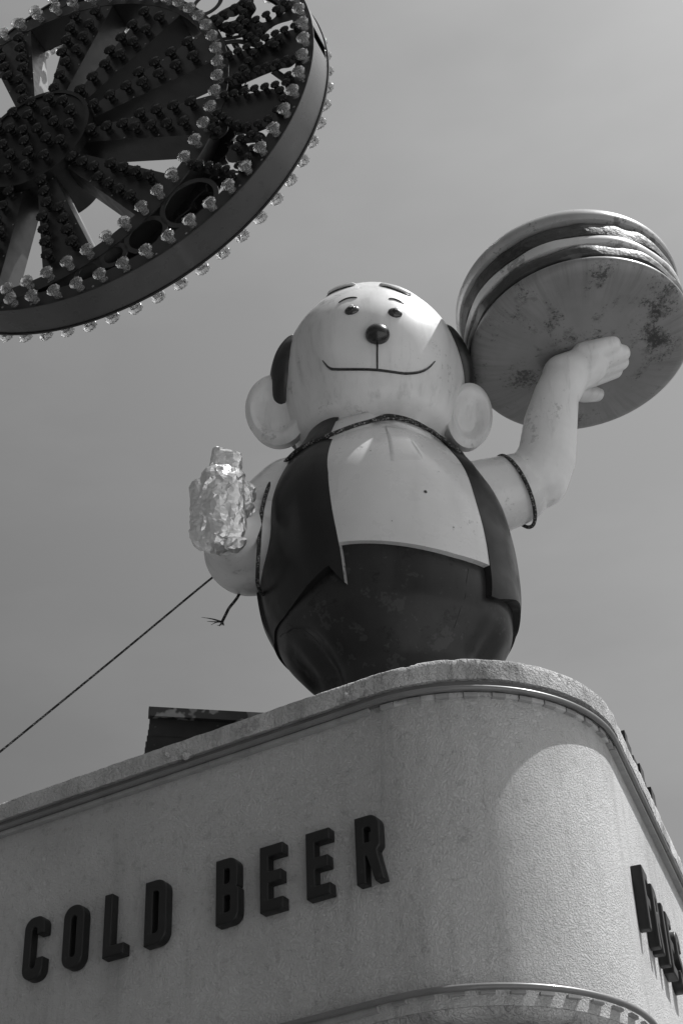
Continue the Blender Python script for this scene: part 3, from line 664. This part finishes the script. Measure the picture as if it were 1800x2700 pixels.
# ------------------------------------------------------------------ foil-wrapped fist on the left arm
def crumple(v, n_):
    d = 0.0
    for sc_, am in ((6.5, .105), (15, .060), (34, .030)):      # every crease cell is a little plane with its own tilt
        q = v * sc_ + Vector((noise.noise(v * 12), noise.noise(v * 12 + Vector((5, 0, 0))), noise.noise(v * 12 + Vector((0, 7, 0))))) * .25
        pt = noise.voronoi(q)[1][0]; rv = noise.cell_vector(pt * 3.71 + Vector((.5, .5, .5))) - Vector((.5, .5, .5)) if True else None
        d += (q - pt).dot(rv) * am / sc_ * 4.2
    return v + n_ * (max(-.012, min(.012, d * .6)) + noise.noise(v * 18) * .006 + noise.noise(v * 45) * .004)
fo = thing('foil_bundle', 'crumpled foil wrapped round the statue hand with a stub sticking up', 'foil wrap', (-0.63, 7.5, 5.45 + Z0))
remeshed('foil_wrap', [((-0.735, 7.54, 5.50), 0.095, (-0.750, 7.52, 5.77), 0.085), ((-0.665, 7.50, 5.44), 0.105, (-0.675, 7.48, 5.81), 0.100),
      ((-0.605, 7.49, 5.43), 0.085, (-0.61, 7.48, 5.79), 0.085), ((-0.60, 7.52, 5.76), 0.080, (-0.535, 7.54, 5.755), 0.070), ((-0.59, 7.52, 5.62), 0.08, (-0.545, 7.54, 5.69), 0.072),
      ((-0.72, 7.56, 5.80), 0.07, (-0.62, 7.54, 5.83), 0.065)], M['foil'], fo, 0.010, 2, crumple, facets=0.17)
vs, fs = [], []
def stub(i, j):
    a = 2 * PI * i / 28; t_ = j / 15; c_ = Vector((-0.645 + .020 * t_, 7.53, 5.81 + 0.225 * min(1, t_ * 1.12)))
    r_ = 1.0 if t_ < .85 else math.sqrt(max(0, 1 - ((t_ - .85) / .15) ** 2)) * .96 + .02
    se = lambda v_: math.copysign(abs(v_) ** .55, v_); v = c_ + Vector((se(math.cos(a)) * .088 * r_, se(math.sin(a)) * .062 * r_, se(math.cos(a)) * -.032 * t_ * r_))
    return tuple(crumple(v, Vector((math.cos(a), math.sin(a), .3))))
vs, fs = grid(28, 16, stub, True); fs.append(tuple(range(15 * 28, 16 * 28))); vs, fs = faceted(vs, fs, .7); mesh('foil_stub', vs, fs, M['foil'], fo, smooth=False)

# ------------------------------------------------------------------ burger
BS = 7.9 / 8.2            # size of the burger
BC = Vector((1.580, 8.2, 7.308)) * BS; BN = Vector((-.084, .114, .99)).normalized()
BX = Vector((1, 0, 0)); BX = (BX - BN * BX.dot(BN)).normalized(); BY = BN.cross(BX)
bg_ = thing('hamburger', 'giant stacked hamburger balanced on the raised right hand beside the head', 'burger', (BC.x, BC.y, BC.z + Z0))
def lathe(name, prof, m_, wav=None, n=144):
    def fn(i, j):
        a = 2 * PI * i / n; r, h = prof[j]; r *= BS; h *= BS
        if wav: dr, dh = wav(a, j / (len(prof) - 1)); r += dr; h += dh
        return tuple(BC + BX * r * math.cos(a) + BY * r * math.sin(a) + BN * h)
    vs_, fs_ = grid(n, len(prof), fn, True); fs_.append(tuple(range(n))); fs_.append(tuple(range((len(prof) - 1) * n, len(prof) * n)))
    return mesh(name, vs_, fs_, m_, bg_)
lathe('bottom_bun', [(.02, -.075), (.2, -.073), (.35, -.066), (.48, -.054), (.58, -.040), (.65, -.024), (.695, -.006), (.718, .014), (.722, .032), (.716, .050), (.70, .066), (.66, .08), (.3, .08)], M['bun'])
def w1(a, t_):
    k_ = math.sin(PI * t_); q = noise.noise(Vector((math.cos(a) * 2.4, math.sin(a) * 2.4, t_ * 1.5))); return (0.012 * q + 0.006 * math.sin(11 * a + 2 * q)) * k_, 0.014 * noise.noise(Vector((math.cos(a) * 4, math.sin(a) * 4, 3))) * (1 if t_ > .2 else 0)
lathe('lettuce', [(.60, .070), (.690, .074), (.712, .09), (.717, .13), (.716, .160), (.70, .182), (.64, .19), (.4, .19)], M['lettuce'], w1)
lathe('cheese', [(.6, .186), (.69, .185), (.713, .192), (.722, .212), (.722, .245), (.715, .262), (.695, .272), (.5, .273)], M['cheese'], lambda a, t_: (0.004 * math.sin(9 * a), 0.006 * noise.noise(Vector((math.cos(a) * 5, math.sin(a) * 5, 0)))))
lathe('patty', [(.6, .262), (.69, .264), (.716, .276), (.722, .315), (.722, .355), (.712, .390), (.68, .408), (.5, .41)], M['patty'], lambda a, t_: (0.012 * noise.noise(Vector((math.cos(a) * 6, math.sin(a) * 6, t_ * 2))) * math.sin(PI * t_), 0.008 * noise.noise(Vector((math.cos(a) * 7, math.sin(a) * 7, 5)))))
lathe('top_bun', [(.62, .406), (.70, .408), (.727, .416), (.738, .432), (.742, .455), (.738, .485), (.722, .52), (.68, .58), (.60, .65), (.48, .71), (.32, .755), (.15, .775), (.01, .78)], M['bun_side'])

# ------------------------------------------------------------------ ropes
def rope(name, pts, r_, label, n=8, closed=False):
    P = smoothpath(pts, n); o = tube(name, P, r_, M['rope'], None, seg=8, uv=True); return tag(o, label, 'rope')
nk = [tuple(body(R(a_), z_, 0.058)) for a_, z_ in ((-200, 6.16), (-170, 6.13), (-144, 6.13), (-128, 6.13), (-113, 6.145), (-100, 6.19), (-89, 6.235), (-80, 6.30), (-73, 6.315), (-62, 6.31), (-51, 6.27), (-41, 6.15), (-28, 6.12), (0, 6.15), (30, 6.18))]
rope('neck_rope', nk, 0.0125, 'dark braided rope tied round the neck under the chin')
rope('neck_rope_strand', [tuple(body(R(a_), z_, 0.068)) for a_, z_ in ((-90, 6.215), (-80, 6.24), (-70, 6.255), (-58, 6.225), (-48, 6.16), (-42, 6.12))], 0.010, 'second loose strand of rope hanging below the chin knot')
# loop round the raised sleeve
def ring_pts(c, ax, r1, r2, n=22, a0=0, a1=2 * PI, tilt=None):
    c, ax = Vector(c), Vector(ax).normalized(); e1 = ax.cross(Vector((0, 1, 0))).normalized(); e2 = ax.cross(e1)
    return [tuple(c + e1 * r1 * math.cos(a0 + (a1 - a0) * k_ / n) + e2 * r2 * math.sin(a0 + (a1 - a0) * k_ / n)) for k_ in range(n + 1)]
rope('arm_rope', ring_pts((1.02, 7.98, 6.03), (0.90, 0.0, 0.42), 0.226, 0.226), 0.0115, 'dark rope looped round the sleeve of the raised arm', n=3)
rope('arm_rope', [(x_ * y_ / 8, y_, z_ * y_ / 8) for x_, y_, z_ in ((-.20, 8.06, 6.32), (-.27, 7.94, 6.355), (-.335, 7.84, 6.325), (-.40, 7.76, 6.22), (-.44, 7.70, 6.10), (-.462, 7.665, 5.99), (-.475, 7.64, 5.86), (-.485, 7.63, 5.68), (-.49, 7.66, 5.56), (-.49, 7.76, 5.46), (-.46, 7.90, 5.39), (-.40, 8.02, 5.40))], 0.0115, 'dark rope looped round the sleeve behind the foil wrapped hand', n=3)
rope('guy_rope', [(-0.62, 8.06, 5.66), (-0.755, 8.3, 5.748), (-1.35, 8.3, 5.175), (-1.936, 8.3, 4.618), (-2.72, 8.3, 3.88)], 0.0065, 'long taut guy rope running down from the statue elbow to the left')
tp = [(-0.56, 8.02, 5.53), (-0.586, 8.05, 5.469), (-0.607, 8.05, 5.416), (-0.632, 8.05, 5.376), (-0.656, 8.05, 5.341), (-0.676, 8.05, 5.295), (-0.695, 8.05, 5.25)]
tail = rope('rope_tail', tp, 0.009, 'short loose rope end with frayed tip dangling under the foil wrapped arm')
for k_ in range(9):
    e = Vector((-0.695, 8.05, 5.25)); d = Vector((random.uniform(-1, .35), random.uniform(-.5, .5), random.uniform(-1, .3))).normalized() * random.uniform(.03, .07)
    if k_ < 3: d = Vector((-.085 - .015 * k_, random.uniform(-.02, .02), .01 + .012 * k_))
    P = smoothpath([tuple(e), tuple(e + d * .5 + Vector((0, 0, random.uniform(-.012, .012)))), tuple(e + d)], 4)
    tube('frayed_strand', P, lambda t_: 0.0042 * (1 - t_) + 0.001, M['rope'], tail, seg=5, uv=True)

# ------------------------------------------------------------------ amusement ride wheel
az_, ti_ = R(68), R(-0.75)
WN = Vector((math.cos(az_) * math.cos(ti_), math.sin(az_) * math.cos(ti_), math.sin(ti_)))       # points away from the viewer
WT = WN.cross(Vector((0, 0, 1))).normalized(); WU = WT.cross(WN)
CI = (-5.969, 11.447); CO = (0.555, 0.003); RI, RO = 1.768, 1.984; TH = 0.27
def wp(a, b, w_): return WN * (8.0 + w_) + WT * (CI[0] + a) + WU * (CI[1] + b)
hub_p = wp(0, 0, 0)
wheel = thing('ride_wheel', 'great dark ride wheel studded with lamp caps, cut off by the top left corner', 'ride wheel', (hub_p.x, hub_p.y, hub_p.z + Z0))
def extr(name, outer, w0, w1_, m_, parent=None):
    n = len(outer); vs_ = [tuple(wp(a, b, w0)) for a, b in outer] + [tuple(wp(a, b, w1_)) for a, b in outer]
    fs_ = [tuple(range(n)), tuple(range(2 * n - 1, n - 1, -1))] + [(i, (i + 1) % n, n + (i + 1) % n, n + i) for i in range(n)]
    return mesh(name, vs_, fs_, m_, parent or wheel, smooth=False)
def annulus(name, c, r0, r1, w0, w1_, m_, a0=0.0, a1=2 * PI, n=96, parent=None):
    full = abs(a1 - a0 - 2 * PI) < 1e-4; vs_ = []; cnt = n if full else n + 1
    for i in range(cnt):
        a = a0 + (a1 - a0) * i / n; c_, s_ = math.cos(a), math.sin(a)
        for r, w_ in ((r0, w0), (r1, w0), (r1, w1_), (r0, w1_)): vs_.append(tuple(wp(c[0] + r * c_, c[1] + r * s_, w_)))
    fs_ = []
    for i in range(n):
        for k_ in range(4): fs_.append((i * 4 + k_, i * 4 + (k_ + 1) % 4, ((i + 1) % cnt) * 4 + (k_ + 1) % 4, ((i + 1) % cnt) * 4 + k_))
    if not full: fs_ += [(0, 1, 2, 3), (n * 4, n * 4 + 1, n * 4 + 2, n * 4 + 3)]
    return mesh(name, vs_, fs_, m_, parent or wheel)
AO = R(120.5)
RE = 2.050
annulus('inner_flange', (0, 0), 1.700, 1.835, 0.0, 0.012, M['wheel'], n=180)
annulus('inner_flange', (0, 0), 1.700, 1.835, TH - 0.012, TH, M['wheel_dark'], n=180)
annulus('inner_band', (0, 0), 1.700, 1.712, 0.013, TH - 0.013, M['wheel'], n=180)
annulus('outer_flange', CO, 1.895, RE - 0.008, 0.002, 0.014, M['wheel'], -AO, AO, 200)
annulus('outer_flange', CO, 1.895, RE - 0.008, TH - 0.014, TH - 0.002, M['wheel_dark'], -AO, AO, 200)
# rim sheets with an open joint on the right
annulus('rim_sheet', CO, RE - 0.008, RE, -0.002, TH + 0.004, M['rim'], -AO, R(0.8), 120)
annulus('rim_sheet', CO, RE - 0.008, RE, -0.002, TH + 0.004, M['rim'], R(5.5), AO, 120)
annulus('rim_edge', CO, RE - 0.004, RE + 0.010, TH + 0.004, TH + 0.022, M['wheel_black'], -AO, AO, 200)
annulus('rim_edge', CO, RE - 0.020, RE + 0.003, -0.010, -0.002, M['wheel_dark'], -AO, AO, 200)
# spokes: tapering boxes, two folded side sheets and a plate on either face
for k_ in range(12):
    c = R(-75 + 30 * k_); h0, h1 = R(8.6), R(7.6)
    q = lambda r, a: (r * math.cos(c + a), r * math.sin(c + a))
    sp = extr('spoke', [q(.50, -h0), q(1.705, -h1), q(1.715, -h1 / 2), q(1.718, 0), q(1.715, h1 / 2), q(1.705, h1), q(.50, h0)], 0.004, 0.016, M['wheel'])
    extr('spoke_back', [q(.50, -h0), q(1.69, -h1), q(1.70, h1), q(.50, h0)], TH - 0.016, TH - 0.005, M['wheel'], sp)
    for sgn in (-1, 1):
        a_, b_ = q(.50, sgn * h0), q(1.69, sgn * h1); nx = Vector((-(b_[1] - a_[1]), b_[0] - a_[0])).normalized() * 0.008 * -sgn
        extr('side_sheet', [a_, b_, (b_[0] + nx.x, b_[1] + nx.y), (a_[0] + nx.x, a_[1] + nx.y)], 0.016, TH - 0.016, M['wheel'], sp)
    vs, fs = [], []
    for r, a in [(.58, -6.2), (.58, 6.2), (.95, 7), (.95, -7), (1.3, 6.8), (1.3, -6.8), (1.64, 6.6), (1.64, -6.6)]:
        a2, b2 = q(r, R(a)); kk = len(vs); c0 = wp(a2, b2, -0.001)
        vs += [tuple(c0 - WN * 0.004)] + [tuple(c0 + (WT * math.cos(e) + WU * math.sin(e)) * 0.008) for e in [PI / 3 * j for j in range(6)]]
        fs += [(kk, kk + 1 + j, kk + 1 + (j + 1) % 6) for j in range(6)]
    rv = mesh('rivets', vs, fs, M['steel'], sp, smooth=False); rv['kind'] = 'stuff'
annulus('hub_rim', (0, 0), 0.525, 0.560, -0.075, 0.003, M['wheel_black'])
annulus('hub_plate', (0, 0), 0.0005, 0.525, -0.060, -0.050, M['wheel_black'])
annulus('hub_drum', (0, 0), 0.42, 0.50, 0.0165, TH + 0.05, M['wheel_black'])
annulus('axle', (0, 0), 0.0005, 0.30, 0.02, 0.62, M['wheel_black'])
# scroll work in the crescent between the two rings
for (a, b, r) in ((.635, -1.815, .085), (.855, -1.722, .085), (1.135, -1.615, .150), (1.51, -1.425, .215)):
    annulus('scroll_ring', (a, b), r, r + 0.042, 0.005, 0.013, M['wheel'], n=40)
annulus('scroll_ring', (1.61, 1.045), .115, .155, 0.005, 0.013, M['wheel'], n=40)
annulus('scroll_ring', (2.03, -1.01), .05, .145, 0.0055, 0.013, M['wheel_dark'], n=40)
for c_, r in (((1.752, -.702), .085), ((1.925, -1.045), .10)):
    extr('scroll_disc', [(c_[0] + r * math.cos(q_), c_[1] + r * math.sin(q_)) for q_ in [2 * PI * j / 28 for j in range(28)]], 0.0062, 0.0135, M['wheel_dark'])
PL = [[(1.804, 0.188), (1.904, 0.197), (2.016, 0.2), (2.127, 0.171), (2.237, 0.238), (2.348, 0.241), (2.468, 0.206), (2.498, 0.047), (2.49, -0.12), (2.397, -0.225), (2.301, -0.204), (2.127, -0.204), (1.975, -0.215), (1.865, -0.188), (1.841, -0.083), (1.851, 0.036)],
 [(1.756, -0.316), (1.91, -0.35), (2.073, -0.389), (2.235, -0.428), (2.299, -0.536), (2.351, -0.666), (2.318, -0.767), (2.275, -0.847), (2.16, -0.876), (2.022, -0.866), (1.915, -0.783), (1.827, -0.666), (1.738, -0.517)],
 [(1.497, -0.897), (1.597, -0.989), (1.771, -1.144), (1.92, -1.299), (1.942, -1.379), (1.858, -1.311), (1.708, -1.198), (1.523, -1.053), (1.467, -0.998)],
 [(1.61, 0.766), (1.736, 0.862), (1.897, 0.888), (1.966, 0.95), (2.058, 0.83), (1.899, 0.72), (1.807, 0.739), (1.694, 0.636)],
 [(1.717, 0.64), (1.81, 0.523), (1.924, 0.459), (2.015, 0.312), (2.127, 0.299), (2.193, 0.359), (2.282, 0.39), (2.448, 0.378), (2.383, 0.496), (2.238, 0.479), (2.127, 0.493), (2.036, 0.61), (2.081, 0.717), (2.012, 0.89), (1.944, 0.795), (1.899, 0.67), (1.808, 0.672)]]
for i, P_ in enumerate(PL):
    V2 = smoothpath([Vector((a, b, 0)) for a, b in P_ + [P_[0]]], 4)[:-1]
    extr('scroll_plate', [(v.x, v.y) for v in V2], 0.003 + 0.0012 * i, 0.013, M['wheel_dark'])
# curved straps
def strap(pts, w_):
    P = smoothpath([Vector((a, b, 0)) for a, b in pts], 8); L_ = []; R_ = []
    for i, p_ in enumerate(P):
        tg = (P[min(i + 1, len(P) - 1)] - P[max(i - 1, 0)]).normalized(); n_ = Vector((-tg.y, tg.x, 0)) * w_ / 2
        L_.append((p_.x + n_.x, p_.y + n_.y)); R_.append((p_.x - n_.x, p_.y - n_.y))
    n = len(P); vs_ = [tuple(wp(a, b, w0)) for w0 in (0.009, 0.016) for a, b in L_ + R_]; fs_ = []
    for i in range(n - 1):
        a, b = i, n + i; fs_ += [(a, a + 1, b + 1, b), (a + 2 * n, b + 2 * n, b + 1 + 2 * n, a + 1 + 2 * n), (a, a + 2 * n, a + 1 + 2 * n, a + 1), (b, b + 1, b + 1 + 2 * n, b + 2 * n)]
    mesh('scroll_strap', vs_, fs_, M['wheel_dark'], wheel, smooth=False)
strap([(1.70, .50), (1.95, .42), (2.20, .44), (2.42, .62)], .035)
strap([(1.76, .42), (1.92, .36), (2.08, .22)], .045)
strap([(1.98, 1.0), (2.15, .86), (2.28, .95), (2.24, 1.2)], .035)
strap([(2.24, -.20), (2.36, -.38), (2.44, -.46)], .06)
strap([(2.08, .95), (2.28, .72), (2.31, .55), (2.2, .38)], .045)
strap([(1.95, -1.10), (2.1, -1.24), (1.93, -1.34), (1.84, -1.30)], .07)
# back sheets, struts and wiring inside the crescent
annulus('back_sheet', (0, 0), 1.84, 1.98, TH - 0.03, TH - 0.02, M['wheel_dark'], R(-62), R(-28), 50)
for a in (-50, -44, -36, -29, -20, 8, 24):
    c, s = math.cos(R(a)), math.sin(R(a)); r1 = 1.82; r2 = 2.15 if a > -40 else 1.98
    p0, p1 = wp(r1 * c, r1 * s, TH - 0.06), wp(r2 * c, r2 * s, TH - 0.06); tube('strut', [p0, (p0 + p1) / 2, p1], 0.010, M['wheel'], wheel, seg=6)
wire = [wp((1.90 + .02 * math.sin(a)) * math.cos(R(a)) , (1.90 + .02 * math.sin(a)) * math.sin(R(a)), TH - 0.09) for a in range(-78, 40, 2)]
tube('wiring', wire, 0.006, M['socket_dark'], wheel, seg=5)
for a in range(-76, 38, 5):
    p_ = wp(1.90 * math.cos(R(a)), 1.90 * math.sin(R(a)), TH - 0.07); vs, fs = boxv(p_, WT, WU, WN, 0.028, 0.022, 0.024); mesh('lamp_holder', vs, fs, M['wheel'], wheel, smooth=False)
# rivets on both flanges
vs, fs = [], []
for k_ in range(60):
    for cc, rr, a in (((0, 0), 1.800, R(6 * k_ + 3)), (CO, 2.010, R(-120 + 4 * k_ + 2))):
        if cc == CO and k_ > 59: continue
        if k_ % 2: continue
        c0 = wp(cc[0] + rr * math.cos(a), cc[1] + rr * math.sin(a), -0.0005); kk = len(vs)
        vs += [tuple(c0 - WN * 0.005)] + [tuple(c0 + (WT * math.cos(e) + WU * math.sin(e)) * 0.011) for e in [PI / 4 * j for j in range(8)]]
        fs += [(kk, kk + 1 + j, kk + 1 + (j + 1) % 8) for j in range(8)]
o = mesh('flange_rivets', vs, fs, M['steel'], wheel, smooth=False); o['kind'] = 'stuff'

# lamp caps: one fluted cap and one socket mesh, shared by all lamps
def cap_mesh(name, m_, r, flutes, z0, z1):
    vs_, fs_ = [], []; n = flutes * 4; prof = [(0.55, 0.0), (0.86, .06), (1.0, .22), (1.0, .40), (.93, .50), (.80, .64), (.58, .80), (.32, .92), (.10, .99)]
    for j, (pr, ph) in enumerate(prof):
        for i in range(n):
            a = 2 * PI * i / n; fl = 1 + (0.085 * math.cos(flutes * a)) * (1 if j >= 3 else 0.15) * (1.6 if 4 <= j <= 7 else 1)
            vs_.append((r * pr * fl * math.cos(a), r * pr * fl * math.sin(a), z0 + (z1 - z0) * ph))
    for j in range(len(prof) - 1):
        for i in range(n): fs_.append((j * n + i, j * n + (i + 1) % n, (j + 1) * n + (i + 1) % n, (j + 1) * n + i))
    fs_.append(tuple(range(n - 1, -1, -1))); fs_.append(tuple(range((len(prof) - 1) * n, len(prof) * n)))
    me = bpy.data.meshes.new(name); me.from_pydata(vs_, [], fs_); me.materials.append(m_)
    me.polygons.foreach_set('use_smooth', [True] * len(me.polygons)); me.set_sharp_from_angle(angle=R(50)); return me
def sock_mesh(name, m_, r, h):
    vs_, fs_ = [], []; n = 16; prof = [(1.12, 0), (1.12, .12), (.94, .16), (.92, .45), (1.0, .5), (.92, .55), (.98, .8), (1.1, 1.0)]
    for pr, ph in prof:
        for i in range(n): a = 2 * PI * i / n; vs_.append((r * pr * math.cos(a), r * pr * math.sin(a), h * ph))
    for j in range(len(prof) - 1):
        for i in range(n): fs_.append((j * n + i, j * n + (i + 1) % n, (j + 1) * n + (i + 1) % n, (j + 1) * n + i))
    fs_.append(tuple(range(n - 1, -1, -1))); fs_.append(tuple(range((len(prof) - 1) * n, len(prof) * n)))
    me = bpy.data.meshes.new(name); me.from_pydata(vs_, [], fs_); me.materials.append(m_)
    me.polygons.foreach_set('use_smooth', [True] * len(me.polygons)); me.set_sharp_from_angle(angle=R(50)); return me
CLR, SCL = cap_mesh('clear_cap', M['cap_clear'], .054, 12, .050, .112), sock_mesh('clear_socket', M['socket_clear'], .031, .055)
DRK, SDK = cap_mesh('dark_cap', M['cap_dark'], .052, 12, .060, .108), sock_mesh('dark_socket', M['socket_dark'], .033, .062)
rotF = Matrix((( WT.x, -WU.x, -WN.x), (WT.y, -WU.y, -WN.y), (WT.z, -WU.z, -WN.z)))      # local z towards the viewer
rotB = Matrix(((WT.x, WU.x, WN.x), (WT.y, WU.y, WN.y), (WT.z, WU.z, WN.z)))
def lamp(a, b, w_, clear=True, back=False, s=1.0):
    p_ = wp(a, b, w_) - hub_p
    o = link('clear_lamp' if clear else 'dark_lamp', CLR if clear else DRK, wheel)
    o.matrix_local = Matrix.Translation(p_) @ ((rotB if back else rotF).to_4x4() @ Matrix.Rotation(random.uniform(0, .5), 4, 'Z') @ Matrix.Scale(s, 4))
    link('socket', SCL if clear else SDK, o)
for k_ in range(60):
    a = R(3.0 + 6.03 * k_) if k_ < 40 else R(3.0 + 6.03 * 39 + (360 - 6.03 * 39) / 21 * (k_ - 39))
    lamp(RI * math.cos(a), RI * math.sin(a), 0.0)
    if R(-110) < (a + PI) % (2 * PI) - PI < R(130): lamp(RI * math.cos(a), RI * math.sin(a), TH, back=True)
for k_ in range(-20, 21):
    a = R(-0.9 + 5.88 * k_)
    lamp(CO[0] + RO * math.cos(a), CO[1] + RO * math.sin(a), 0.002); lamp(CO[0] + 2.0 * math.cos(a + R(2)), CO[1] + 2.0 * math.sin(a + R(2)), TH + 0.022, back=True, s=1.12)
nd = 0
for k_ in range(12):
    c = R(-75 + 30 * k_)
    for r in (.61, .77, .93): a = c - R(1.0); lamp(r * math.cos(a), r * math.sin(a), 0.004, False)
    for r in (1.075, 1.235, 1.395, 1.56):
        for d in (-4.15, 4.15): a = c - R(0.3) + R(d); lamp(r * math.cos(a), r * math.sin(a), 0.004, False)
for r, n, ph in ((0.09, 3, .2), (.25, 8, .1), (.415, 14, .25)):
    for i in range(n): a = ph + 2 * PI * i / n; lamp(r * math.cos(a), r * math.sin(a), -0.060, False)
DB = [(1.712, 0.713), (1.804, 0.728), (1.901, 0.756), (1.986, 0.774), (1.76, 0.62), (1.823, 0.552), (1.909, 0.512), (1.965, 0.563), (1.993, 0.638), (2.038, 0.712), (1.96, 0.435), (1.989, 0.355), (2.051, 0.288), (2.011, 0.488), (2.134, 0.371), (2.134, 0.291), (2.106, 0.476), (2.201, 0.488), (2.296, 0.508), (2.375, 0.553), (2.195, 0.185), (2.283, 0.192), (2.366, 0.195), (2.459, 0.199), (2.112, 0.183), (2.135, 0.115), (2.234, 0.085), (2.283, 0.043), (2.316, 0.119), (2.024, 0.16), (1.941, 0.149), (1.857, 0.147), (2.085, 0.048), (2.041, -0.03), (1.992, -0.098), (2.026, -0.185), (2.119, -0.188), (2.2, -0.185), (2.292, -0.195), (2.378, -0.195), (2.464, -0.211), (1.943, -0.172), (1.867, -0.186), (1.825, -0.347), (1.913, -0.377), (2.005, -0.395), (2.097, -0.413), (2.189, -0.438), (2.28, -0.462), (2.375, -0.482), (2.398, -0.404), (2.322, -0.552), (2.347, -0.661), (1.768, -0.544), (1.818, -0.614), (1.742, -0.627), (1.873, -0.7), (1.949, -0.775), (2.035, -0.839), (2.13, -0.858), (2.22, -0.845), (2.294, -0.773), (1.722, -0.698), (1.772, -0.76), (2.067, -0.957), (1.977, -0.955), (2.13, -1.038), (1.941, -1.045), (2.078, -1.126), (2.037, -1.205), (1.964, -1.268), (1.552, -1.042), (1.623, -1.09), (1.704, -1.143), (1.782, -1.202), (1.854, -1.257), (1.902, -1.336)]
for a, b in DB: lamp(a, b, 0.004, False, s=0.74)
